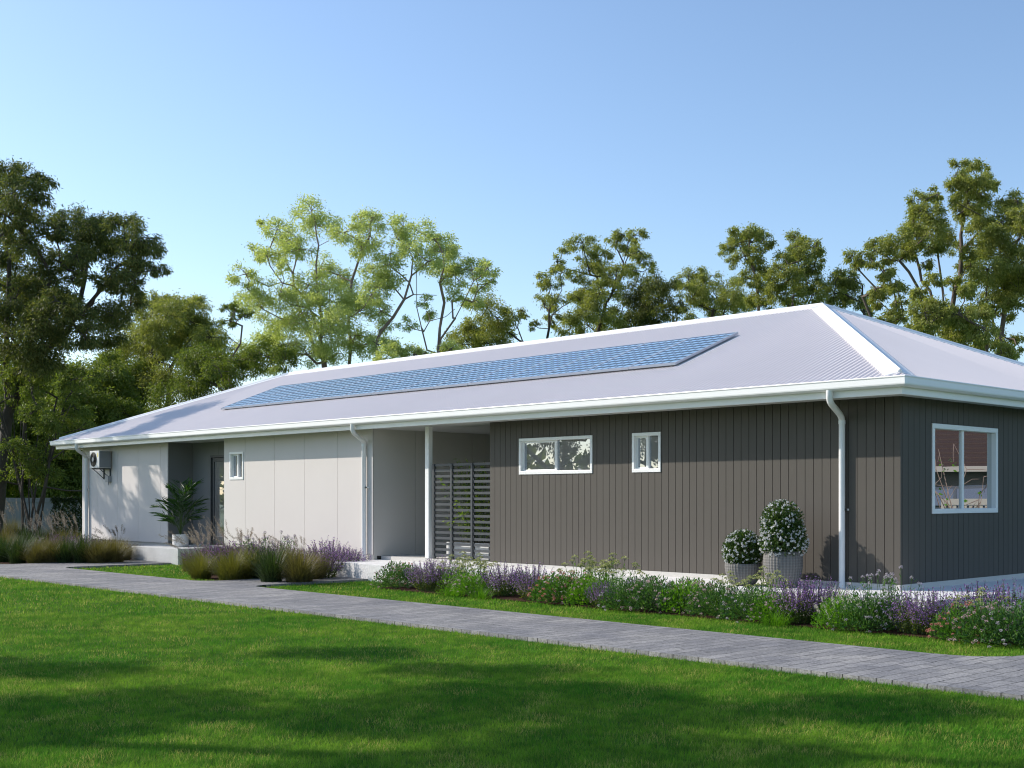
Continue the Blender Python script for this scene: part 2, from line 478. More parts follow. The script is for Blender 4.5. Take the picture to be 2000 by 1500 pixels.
def boards(a0, a1, openings, pitch=.142, first=None, gap=.009):
    """list of (start,end,z0,z1) boards with the openings cut out"""
    out = []; e = a1 if first is None else first
    edges = [a1]
    while e > a0 + .02:
        if e < a1 - .005: edges.append(e)
        e -= pitch
    edges.append(a0); edges = edges[::-1]
    for p, q in zip(edges[:-1], edges[1:]):
        p2, q2 = p + gap / 2, q - gap / 2
        cuts = [p2, q2] + [c for o in openings for c in o[:2] if p2 < c < q2]; cuts = sorted(cuts)
        for u, v_ in zip(cuts[:-1], cuts[1:]):
            m_ = (u + v_) / 2; zs = [(0.0, WT)]
            for o in openings:
                if o[0] < m_ < o[1]: zs = [(0.0, o[2]), (o[3], WT)]
            out += [(u, v_, z0, z1) for z0, z1 in zs]
    return out


cl = MB()
for u, v_, z0, z1 in boards(-8.33, 0.0, OPEN, first=-.098 + .0): cl.box(u, v_, 0.0, .02, z0, z1)
hb(cl, 'dark_front_cladding', M['board'])['label'] = 'dark grey brown vertical board cladding'
def backing(a0, a1, z0, z1, openings, mk):
    mb = MB(); cuts = sorted([a0, a1] + [c for o in openings for c in o[:2]])
    for a, b in zip(cuts[:-1], cuts[1:]):
        zs = [(z0, z1)]
        for o in openings:
            if o[0] < (a + b) / 2 < o[1]: zs = [(z0, o[2]), (o[3], z1)]
        for c, d in zs: mk(mb, a, b, c, d)
    return hb(mb, 'cladding_backing', M['joint'])
backing(-8.325, -.012, 0, WT, OPEN, lambda mb, a, b, c, d: mb.box(a, b, .018, .0295, c, d))
WO = [(.766, 2.559, .907, 2.113)]
cl = MB()
for u, v_, z0, z1 in boards(0.0, 7.57, WO, first=7.57 - .0): cl.box(-.02, 0.0, max(u, .0225), v_, z0, z1)
hb(cl, 'dark_side_cladding', M['board'])
backing(.03, 7.56, 0, WT, WO, lambda mb, a, b, c, d: mb.box(-.0295, -.0185, a, b, c, d))
# return of the dark wall into the porch
rt_ = MB(); rt_.box(-8.3295, -8.3105, .021, 3.4, 0, WT); hb(rt_, 'porch_side_cladding', M['board'])


def panels(edges, z0, z1, mk, gap=.008, openings=()):
    mb = MB()
    for p, q in zip(edges[:-1], edges[1:]):
        u, v_ = p + gap / 2, q - gap / 2
        cuts = sorted([u, v_] + [c for o in openings for c in o[:2] if u < c < v_])
        for a, b in zip(cuts[:-1], cuts[1:]):
            m_ = (a + b) / 2; zs = [(z0, z1)]
            for o in openings:
                if o[0] < m_ < o[1]: zs = [(z0, o[2]), (o[3], z1)]
            for c, d in zs: mk(mb, a, b, c, d)
    return mb


SW = [(-17.18, -16.57, 1.51, 2.12)]
front = lambda mb, a, b, c, d: mb.box(a, b, -E_, -E_ + .02, c, d)
hb(panels([LW0, -24.224, -23.0, -21.791, -20.576, R1L], .03, WT, front), 'pale_wall_panel', M['panel'])
hb(panels([R1R, -16.497, -15.262, -14.063, -12.835, LW1], .03, WT, front, openings=SW), 'pale_wall_panel', M['panel'])
for q_ in ((LW0 + .01, R1L - .01, -E_ + .0185, -E_ + .029, .03, WT), (R1L - .0195, R1L - .0185, -.17, R1D, .03, WT), (LW1 - .0195, LW1 - .0185, -.17, 3.4, .03, WT)):
    jb = MB(); jb.box(*q_); hb(jb, 'cladding_backing', M['joint'])
backing(R1R + .01, LW1 - .01, .03, WT, SW, lambda mb, a, b, c, d: mb.box(a, b, -E_ + .0185, -E_ + .029, c, d))
side1 = lambda mb, a, b, c, d: mb.box(R1L - .018, R1L, a, b, c, d)
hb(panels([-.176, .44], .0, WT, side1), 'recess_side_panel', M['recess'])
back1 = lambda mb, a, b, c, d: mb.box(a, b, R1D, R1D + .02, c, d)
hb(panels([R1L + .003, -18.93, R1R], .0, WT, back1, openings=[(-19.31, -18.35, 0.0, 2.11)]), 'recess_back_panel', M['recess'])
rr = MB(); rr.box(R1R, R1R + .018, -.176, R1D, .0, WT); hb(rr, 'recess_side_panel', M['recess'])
side2 = lambda mb, a, b, c, d: mb.box(LW1 - .018, LW1, a, b, c, d)
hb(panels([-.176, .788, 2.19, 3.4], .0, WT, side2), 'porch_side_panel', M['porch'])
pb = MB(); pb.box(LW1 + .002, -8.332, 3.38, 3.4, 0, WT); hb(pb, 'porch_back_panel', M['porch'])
lw = MB(); lw.box(LW0, LW0 + .018, -E_ + .022, YB, .03, WT); hb(lw, 'left_wall_panel', M['panel'])
bw = MB(); bw.box(LW0, -.0, YB, YB + .02, 0, WT); hb(bw, 'back_wall_panel', M['panel'])
# corner trim of dark wall
ct = MB(); ct.box(-.004, .004, -.004, .02, 0, WT); hb(ct, 'corner_trim', M['board'])
# plinth and porch floor
pl = MB(); pl.box(-8.34, .0, -.012, .02, ZT, -.0015); pl.box(LW1, -8.342, -.012, 3.4, ZT, -.0015)
pl.box(LW0 + .02, R1L, -E_ + .035, -.1, ZG, .029); pl.box(R1R, LW1 - .002, -E_ + .012, -.1, ZG, .029)
pl.box(-.02, .004, .021, YB, ZT, -.0015); pl.box(R1L, R1R, R1D - .0015, .6, ZG, -.001)
hb(pl, 'plinth', M['plinth'])

# windows: (frame, sash, panes)
def window_front(x0, x1, z0, z1, yw, cat='window'):
    f = MB(); d0, d1, fw = yw - .014, yw + .09, .05
    f.box(x0, x1, d0, d1, z0, z0 + fw * 1.1); f.box(x0, x1, d0, d1, z1 - fw, z1)
    f.box(x0, x0 + fw, d0, d1, z0 + fw * 1.1, z1 - fw); f.box(x1 - fw, x1, d0, d1, z0 + fw * 1.1, z1 - fw)
    fr = hb(f, 'window', M['white'], bevel=.004)
    xm = (x0 + x1) / 2 - .01
    o = house_off
    m = MB(); m.box(xm - .03, xm + .022, yw + .03, yw + .075, z0 + fw * 1.1, z1 - fw)
    m.box(x0 + fw, xm - .03, yw + .035, yw + .075, z1 - fw - .03, z1 - fw); m.box(x0 + fw, x0 + fw + .03, yw + .035, yw + .075, z0 + fw * 1.1, z1 - fw - .03)
    m.box(x0 + fw + .03, xm - .03, yw + .035, yw + .075, z0 + fw * 1.1, z0 + fw * 1.1 + .025)
    m.v = [(a + o[0], b + o[1], c) for a, b, c in m.v]; m.build('sash_frame', M['white'], fr, bevel=.003)
    for a, b, y in ((x0 + fw + .03, xm - .03, .055), (xm + .022, x1 - fw, .062)):
        g = MB(); g.box(a, b, yw + y, yw + y + .006, z0 + fw * 1.1 + .0, z1 - fw - .0)
        g.v = [(p + o[0], q + o[1], c) for p, q, c in g.v]; g.build('pane', M['glass'], fr)
    b_ = MB(); b_.box(x0 + .01, x1 - .01, yw + .091, yw + .11, z0 + .01, z1 - .01)
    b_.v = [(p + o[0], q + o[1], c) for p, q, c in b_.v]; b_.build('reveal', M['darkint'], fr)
    return fr


window_front(-7.54, -5.735, 1.51, 2.12, 0.0)['label'] = 'wide white framed slider window'
window_front(-4.84, -4.23, 1.51, 2.12, 0.0)['label'] = 'small square white framed window'
window_front(-17.18, -16.57, 1.51, 2.12, -E_)['label'] = 'small white window in the pale wall'
# right hand window on the x = 0 wall
f = MB(); y0, y1, z0, z1, fw = .766, 2.559, .907, 2.113, .065
f.box(-.09, .016, y0, y1, z0, z0 + fw); f.box(-.09, .016, y0, y1, z1 - fw, z1); f.box(-.09, .016, y0, y0 + fw, z0 + fw, z1 - fw); f.box(-.09, .016, y1 - fw, y1, z0 + fw, z1 - fw)
fr = hb(f, 'window', M['white'], bevel=.005); fr['label'] = 'large white framed window on the shaded side wall'
ym = (y0 + y1) / 2 - .02
m = MB(); m.box(-.075, -.03, ym - .025, ym + .03, z0 + fw, z1 - fw)
m.v = [(a + house_off[0], b + house_off[1], c) for a, b, c in m.v]; m.build('sash_frame', M['white'], fr, bevel=.003)
for a, b in ((y0 + fw, ym - .025), (ym + .03, y1 - fw)):
    g = MB(); g.box(-.062, -.056, a, b, z0 + fw, z1 - fw); g.v = [(p + house_off[0], q + house_off[1], c) for p, q, c in g.v]; g.build('pane', M['sideglass'], fr)
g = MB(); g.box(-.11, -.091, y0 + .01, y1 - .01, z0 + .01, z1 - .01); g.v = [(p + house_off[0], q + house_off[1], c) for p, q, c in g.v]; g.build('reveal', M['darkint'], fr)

# entry door: charcoal frame and tall glass leaf
f = MB(); dx0, dx1, dz = -19.31, -18.35, 2.11; yd = R1D - .01
f.box(dx0, dx0 + .05, yd, yd + .1, 0, dz); f.box(dx1 - .05, dx1, yd, yd + .1, 0, dz); f.box(dx0 + .05, dx1 - .05, yd, yd + .1, dz - .05, dz)
f.box(dx0 + .06, dx0 + .14, yd + .03, yd + .07, .02, dz - .06); f.box(dx1 - .14, dx1 - .06, yd + .03, yd + .07, .02, dz - .06)
f.box(dx0 + .14, dx1 - .14, yd + .03, yd + .07, dz - .15, dz - .06); f.box(dx0 + .14, dx1 - .14, yd + .03, yd + .07, .02, .2)
dr = hb(f, 'door', M['charcoal'], bevel=.003)
g = MB(); g.box(dx0 + .14, dx1 - .14, yd + .045, yd + .051, .2, dz - .15); g.v = [(p + house_off[0], q + house_off[1], c) for p, q, c in g.v]; g.build('pane', M['glass'], dr)
g = MB(); g.tube([(dx1 - .1, yd + .03, .95), (dx1 - .1, yd - .03, .95), (dx1 - .1, yd - .03, 1.35), (dx1 - .1, yd + .03, 1.35)], .01, 8); g.v = [(p + house_off[0], q + house_off[1], c) for p, q, c in g.v]; g.build('handle', M['frame_al'], dr)
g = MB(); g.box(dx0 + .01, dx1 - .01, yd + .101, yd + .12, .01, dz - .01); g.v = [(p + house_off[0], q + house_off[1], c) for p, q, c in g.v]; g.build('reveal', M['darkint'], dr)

# ---- roof
GX0, GX1, GY0, GY1 = -26.054, .508, -.70, 8.27     # outer gutter line
RR = 4.485; TN = .4115
EX0, EX1, EY0, EY1 = GX0 + .05, GX1 - .05, GY0 + .05, GY1 - .05
ZE = 2.612
HALF = (EY1 - EY0) / 2; YR = (EY0 + EY1) / 2
ZRIDGE = ZE + TN * HALF
PITCH = .095; AMP = .0135; SPP = 8


def sheet(name, length, u_org, u_dir, v_dir, label):
    """corrugated sheet: u along the eave, v up the slope, clipped by the two hips"""
    n = int(length / PITCH * SPP) + 1; u = np.linspace(0, length, n)
    top = np.minimum(np.minimum(u, length - u), HALF)
    nrm = np.array([0, 0, 1.0]) * math.cos(math.atan(TN)) - v_dir * math.sin(math.atan(TN))
    wav = AMP * np.cos(2 * PI * u / PITCH)
    base = u_org + u[:, None] * u_dir + nrm * wav[:, None]
    V = [base, base + top[:, None] * (v_dir + np.array([0, 0, TN]))]
    V = np.stack(V, 1).reshape(-1, 3); i = np.arange(n - 1) * 2
    F = np.stack([i, i + 2, i + 3, i + 1], 1)
    V = V + house_off
    return np_mesh(name, V, 4, M['roof'], house, True, F)


X = np.array([1.0, 0, 0]); Y = np.array([0, 1.0, 0]); Z = np.array([0, 0, 1.0])
sheet('roof_sheet', EX1 - EX0, np.array([EX0, EY0, ZE]), X, Y, '')
sheet('roof_sheet', EY1 - EY0, np.array([EX1, EY0, ZE]), Y, -X, '')
sheet('roof_sheet', EX1 - EX0, np.array([EX1, EY1, ZE]), -X, -Y, '')
sheet('roof_sheet', EY1 - EY0, np.array([EX0, EY1, ZE]), -Y, X, '')
ub = MB()   # sarking so that the sheets are not see-through at the laps
d_ = .03
ub.add([(EX0, EY0, ZE - d_), (EX1, EY0, ZE - d_), (EX1, EY1, ZE - d_), (EX0, EY1, ZE - d_), (EX0 + HALF, YR, ZRIDGE - d_), (EX1 - HALF, YR, ZRIDGE - d_)],
       [(0, 1, 5, 4), (1, 2, 5), (2, 3, 4, 5), (3, 0, 4), (3, 2, 1, 0)])
hb(ub, 'roof_underlay', M['joint'])


def cap(a, b, s1, s2, name, wing=.19):
    """folded capping from a to b with two wings along s1 and s2 and a small roll"""
    a = np.array(a, float); b = np.array(b, float); s1 = np.array(s1, float); s2 = np.array(s2, float)
    n = unit(np.cross(b - a, s1)); n = n if n[2] > 0 else -n
    n2 = unit(np.cross(b - a, s2)); n2 = n2 if n2[2] > 0 else -n2
    u = unit(n + n2); up = .016
    prof = [s1 * wing + n * (up - .022), s1 * wing + n * up, s1 * .035 + n * up, s1 * .022 + u * .038, u * .052, s2 * .022 + u * .038, s2 * .035 + n2 * up, s2 * wing + n2 * up, s2 * wing + n2 * (up - .022)]
    mb = MB(); k = len(prof); lo = [p - u * .004 for p in prof[::-1]]
    mb.add([a + p for p in prof] + [b + p for p in prof], [(i, i + 1, k + i + 1, k + i) for i in range(k - 1)] + [tuple(range(k))[::-1], tuple(range(k, 2 * k))])
    return hb(mb, name, M['white'])


def slope_perp(hip, fall):
    """direction in a roof plane, square to the hip, running down the plane with fall direction"""
    h = unit(np.array(hip, float)); f_ = np.array(fall, float); f_ = unit(f_ + np.array([0, 0, -TN])); n = unit(np.cross(h, f_)); s = np.cross(n, h)
    return unit(s if s @ f_ > 0 else -s)


AL, AR = np.array([EX0 + HALF, YR, ZRIDGE]), np.array([EX1 - HALF, YR, ZRIDGE])
cap(AL, AR, slope_perp(AR - AL, -Y), slope_perp(AR - AL, Y), 'ridge_cap')
for c_, ap, f1, f2 in (((EX1, EY0), AR, -Y, X), ((EX1, EY1), AR, Y, X), ((EX0, EY0), AL, -Y, -X), ((EX0, EY1), AL, Y, -X)):
    c3 = np.array([c_[0], c_[1], ZE]); h = ap - c3
    cap(c3 + unit(h) * .21, ap, slope_perp(h, f1), slope_perp(h, f2), 'hip_cap')


def ring(prof, x0, x1, y0, y1, name, mt):
    """closed profile (outward offset, z) run round a rectangle with mitred corners"""
    vs = []; k = len(prof)
    for sx, sy in ((-1, -1), (1, -1), (1, 1), (-1, 1)):
        for o, z in prof: vs.append(((x0 if sx < 0 else x1) + sx * o, (y0 if sy < 0 else y1) + sy * o, z))
    fs = [(c * k + i, ((c + 1) % 4) * k + i, ((c + 1) % 4) * k + (i + 1) % k, c * k + (i + 1) % k) for c in range(4) for i in range(k)]
    mb = MB(); mb.add(vs, fs); return hb(mb, name, mt)


fx = (GX0 + .12, GX1 - .12, GY0 + .12, GY1 - .12)     # fascia face
ring([(0, 2.60), (0, 2.492), (.045, 2.485), (.085, 2.492), (.108, 2.51), (.112, 2.525), (.112, 2.592), (.1135, 2.594), (.1135, 2.599), (.119, 2.601), (.121, 2.610), (.118, 2.6185), (.110, 2.6185), (.104, 2.610)], *fx, 'gutter', M['white'])
ring([(-.001, 2.598), (-.001, 2.404), (-.006, 2.399), (-.022, 2.399), (-.022, 2.598)], *fx, 'fascia', M['white'])
sf = MB(); sf.box(fx[0] + .0225, fx[1] - .0225, fx[2] + .0225, fx[3] - .0225, WT + .001, WT + .012); hb(sf, 'soffit', M['soffit'])


def downpipe(xt, xb, yw, zb, zw):
    """outlet under the gutter, swan neck back to the wall, then straight down; r .045"""
    yt = GY0 + .06
    mb = MB(); r = .043; yp = yw - .055
    path = [(xt, yt, 2.50), (xt, yt, 2.40), (xt + (xb - xt) * .06, yt + (yp - yt) * .06, 2.36), (xt + (xb - xt) * .18, yt + (yp - yt) * .18, 2.325), (xt + (xb - xt) * .82, yt + (yp - yt) * .82, 2.225),
            (xt + (xb - xt) * .94, yt + (yp - yt) * .94, 2.19), (xb, yp, 2.145), (xb, yp, zb)]
    mb.tube(path, r, 14)
    mb.lathe([(r + .005, 0), (r + .005, .05)], 14, (xb, yp, 2.10))
    p = hb(mb, 'downpipe', M['white'], smooth=True)
    s2 = MB(); s2.box(xb - .01, xb + .075, yp - .012, yp + .012, zw, zw + .025); s2.box(xb + .05, xb + .075, yp - .012, yw, zw, zw + .025)
    s2.v = [(a + house_off[0], b + house_off[1], c) for a, b, c in s2.v]; s2.build('pipe_bracket', M['white'], p)
    return p


downpipe(-.655, -.87, 0.0, ZT, .95)
downpipe(-11.62, -11.83, -E_, ZT, 1.3)
downpipe(-24.42, -24.76, -E_, ZG, 1.3)
po = MB(); po.box(-10.222, -10.112, -.0, .09, 0, WT); hb(po, 'porch_post', M['white'], bevel=.004)

# ------------------------------------------------------------------ solar panels (14, one row)
PX0, PX1 = -19.42, -4.60; NP = 14; PW = (PX1 - PX0) / NP
def roof_z(y): return ZE + TN * (y - EY0)
slope = math.atan(TN); PL = 1.68
def make_panel():
    r = empty('solar_panel'); tag(r, 'x', 'solar panel', 'solar panels in one row on the front roof slope')
    g = MB(); w2 = PW - .012; b = .026
    g.box(b, w2 - b, b, PL - b, .03, .034); g.build('cell_sheet', M['solar'], r)
    f = MB(); f.box(0, w2, 0, b, 0, .038); f.box(0, w2, PL - b, PL, 0, .038); f.box(0, b, b, PL - b, 0, .038); f.box(w2 - b, w2, b, PL - b, 0, .038)
    f.build('panel_frame', M['frame_al'], r)
    for x_ in (.1, w2 - .14):
        s = MB(); s.box(x_, x_ + .04, .05, PL - .05, -.024, -.001); s.build('mounting_rail', M['greyhub'], r)
    return r
proto = make_panel()
ORD = ['leftmost', 'second', 'third', 'fourth', 'fifth', 'sixth', 'seventh', 'eighth', 'ninth', 'tenth', 'eleventh', 'twelfth', 'thirteenth', 'rightmost']
for i in range(NP):
    p = proto if i == 0 else copy_thing(proto, (0, 0, 0))
    nz_ = np.array([0, -math.sin(slope), math.cos(slope)]) * .034
    p.location = (PX0 + i * PW, .755 + nz_[1], roof_z(.755) + nz_[2]); p.rotation_euler = (slope, 0, 0)
    p['label'] = (ORD[i] + ' of the fourteen blue solar panels on the roof') if i in (0, 13) else (ORD[i] + ' blue solar panel from the left in the roof row')

# ------------------------------------------------------------------ air conditioner on the left wall
AX0, AX1, AY0, AY1, AZ0, AZ1 = -23.87, -23.29, -.533, -.235, 1.865, 2.305
ac = tag(empty('air_conditioner', ((AX0 + AX1) / 2, -.38, AZ0)), 'boxy white air conditioner with a round black fan, mounted on the pale wall', 'air conditioner')
off = -np.array(ac.location)
def pb_(mb, name, mt, par, **k):
    mb.v = [tuple(np.array(q) + off) for q in mb.v]; return mb.build(name, mt, par, **k)
m = MB(); m.box(AX0, AX1, AY0, AY1, AZ0, AZ1); pb_(m, 'casing', M['acwhite'], ac, bevel=.012)
fc = np.array([AX0 + .245, AY0 - .004, (AZ0 + AZ1) / 2])
def disc(r0, r1, y0, n=36):
    mb = MB(); vs = []
    for r, y in ((r1, y0 + .012), (r1, y0), (r0, y0), (r0, y0 + .012)):
        vs += [(fc[0] + r * math.cos(2 * PI * j / n), y, fc[2] + r * math.sin(2 * PI * j / n)) for j in range(n)]
    mb.add(vs, [(i * n + j, i * n + (j + 1) % n, ((i + 1) % 4) * n + (j + 1) % n, ((i + 1) % 4) * n + j) for i in range(4) for j in range(n)]); return mb
fan = pb_(disc(.001, .185, AY0 - .006), 'fan', M['black'], ac)
gr = MB()
for r in np.linspace(.07, .18, 8):
    gr.tube([(fc[0] + r * math.cos(a), AY0 - .016, fc[2] + r * math.sin(a)) for a in np.linspace(0, 2 * PI, 25)], .0022, 4, cap=False)
for a in np.linspace(0, 2 * PI, 9)[:-1]:
    gr.tube([(fc[0] + .05 * math.cos(a), AY0 - .018, fc[2] + .05 * math.sin(a)), (fc[0] + .185 * math.cos(a), AY0 - .014, fc[2] + .185 * math.sin(a))], .003, 4)
g1 = pb_(gr, 'fan_grille', M['black'], ac)
pb_(disc(.001, .055, AY0 - .022), 'fan_hub', M['greyhub'], ac)
m = MB(); m.box(AX1 - .004, AX1 + .004, AY0 + .014, AY1 - .01, AZ0 + .012, AZ1 - .012); pb_(m, 'painted_shade_side', M['acside_shade'], ac)  # grey sheet over the white casing's right face, its shade painted in
m = MB(); m.box(AX1 - .1, AX1 - .055, AY0 - .002, AY0 + .01, AZ1 - .17, AZ1 - .06); pb_(m, 'sticker', M['yellow'], ac)
for x in (AX0 + .08, AX1 - .11):
    m = MB(); m.box(x, x + .03, AY0 + .02, -E_ - .001, AZ0 - .03, AZ0 - .001); m.box(x, x + .03, -E_ - .03, -E_ - .001, AZ0 - .28, AZ0 - .03)
    m.tube([(x + .015, AY0 + .06, AZ0 - .025), (x + .015, -E_ - .02, AZ0 - .26)], .01, 6)
    pb_(m, 'wall_bracket', M['charcoal'], ac)
m = MB(); m.box(AX1 - .2, AX1 - .06, -E_ - .09, -E_ - .001, AZ0 - .36, AZ0 - .2); m.tube([(AX1 - .13, -E_ - .045, AZ0 - .36), (AX1 - .13, -E_ - .045, AZ0 - .43)], .012, 6)
pb_(m, 'isolator_switch', M['greyhub'], ac)

# ------------------------------------------------------------------ slatted screen in the porch
SX0, SX1, SZT = -10.02, -8.335, 1.735
scn = tag(empty('slatted_screen', ((SX0 + SX1) / 2, .05, 0)), 'charcoal slatted privacy screen between the white post and the dark wall', 'screen')
off = -np.array(scn.location)
m = MB(); z = SZT - .062
zs = np.linspace(.05, SZT - .045, 17)
for q in zs: m.box(SX0 + .03, SX1 - .005, .03, .052, q, q + .045)
pb_(m, 'slats', M['charcoal'], scn)
for x in (SX0, -9.482, -8.888):
    m = MB(); m.box(x, x + .05, .012, .0295, .0, SZT); m.box(x, x + .05, .0525, .07, .0, SZT); pb_(m, 'upright', M['charcoal'], scn)

# ------------------------------------------------------------------ foliage materials
LM = {}
LM['light'] = leafmat('light_gum_leaf', [(.36, .43, .15), (.46, .52, .21), (.58, .60, .32), (.39, .45, .16)], .48, spec=.25)
LM['olive'] = leafmat('olive_gum_leaf', [(.17, .205, .054), (.25, .28, .076), (.38, .375, .12), (.20, .235, .062)], .45, spec=.25)
LM['dark'] = leafmat('dark_gum_leaf', [(.065, .095, .028), (.10, .13, .038), (.19, .195, .06), (.08, .11, .032)], .4, spec=.25)
LM['shrub'] = leafmat('shrub_leaf', [(.09, .14, .028), (.15, .20, .04), (.22, .25, .055)], .42, spec=.25)
LM['reflected'] = leafmat('grey_green_leaf', [(.06, .07, .03), (.10, .11, .05)], .15)
LM['hedge'] = leafmat('hedge_leaf', [(.015, .03, .008), (.03, .055, .012)], .25)
LM['green'] = leafmat('border_leaf', [(.05, .15, .016), (.085, .21, .024), (.12, .26, .04)], .35)
LM['bluegreen'] = leafmat('border_leaf_cool', [(.04, .12, .03), (.07, .165, .042), (.11, .20, .05)], .35)
LM['lime'] = leafmat('border_leaf_bright', [(.08, .22, .012), (.12, .29, .016), (.17, .32, .035)], .4)
LM['catleaf'] = leafmat('catmint_leaf', [(.07, .10, .025), (.13, .17, .03), (.20, .22, .04)], .35)
LM['purple'] = leafmat('purple_petal', [(.22, .09, .31), (.34, .16, .44), (.48, .31, .56), (.26, .12, .35)], .3, tboost=(1, 1, 1), spec=.1)
LM['mauve'] = leafmat('mauve_petal', [(.26, .12, .28), (.34, .19, .34), (.22, .10, .26)], .3, tboost=(1, 1, 1), spec=.1)
LM['pink'] = leafmat('coral_pink_petal', [(.62, .19, .15), (.72, .30, .24), (.66, .36, .31)], .3, tboost=(1, 1, 1))
LM['palepink'] = leafmat('pale_pink_petal', [(.55, .40, .40), (.64, .48, .48), (.50, .31, .32)], .3, tboost=(1, 1, 1))
LM['greywhite'] = leafmat('lilac_grey_petal', [(.50, .44, .49), (.60, .54, .57), (.40, .34, .40)], .3, tboost=(1, 1, 1))
LM['cream'] = leafmat('cream_petal', [(.55, .50, .40), (.68, .64, .55)], .3, tboost=(1, 1, 1))
LM['umbel'] = leafmat('lime_umbel', [(.30, .34, .09), (.42, .45, .16), (.52, .52, .26)], .3, tboost=(1, 1, 1))
LM['whitepetal'] = leafmat('white_petal', [(.72, .72, .72), (.82, .82, .80)], .25, tboost=(1, 1, 1))
LM['topiary'] = leafmat('topiary_leaf', [(.03, .07, .016), (.055, .11, .022), (.09, .15, .03)], .3, rough=.4, spec=.35)
LM['palm'] = leafmat('palm_leaf', [(.018, .06, .012), (.03, .085, .016), (.05, .11, .02)], .3, rough=.4)
LM['bamboo'] = leafmat('bamboo_leaf', [(.08, .17, .015), (.18, .29, .022), (.32, .42, .04)], .4)
LM['sedge'] = leafmat('dark_sedge_blade', [(.024, .05, .016), (.042, .076, .022), (.065, .105, .028)], .3)
LM['oliveblade'] = leafmat('olive_blade', [(.11, .12, .025), (.17, .17, .035), (.21, .19, .055), (.10, .115, .024)], .35)
LM['brownblade'] = leafmat('brown_blade', [(.11, .10, .034), (.16, .14, .05), (.20, .165, .075)], .35)
LM['plume'] = leafmat('tan_plume', [(.24, .205, .16), (.33, .285, .23), (.42, .37, .30)], .4, tboost=(1.1, 1, .9))
LM['stem'] = leafmat('green_stem', [(.05, .10, .02), (.07, .12, .03)], .0)

# ------------------------------------------------------------------ trees
KD = 5.0


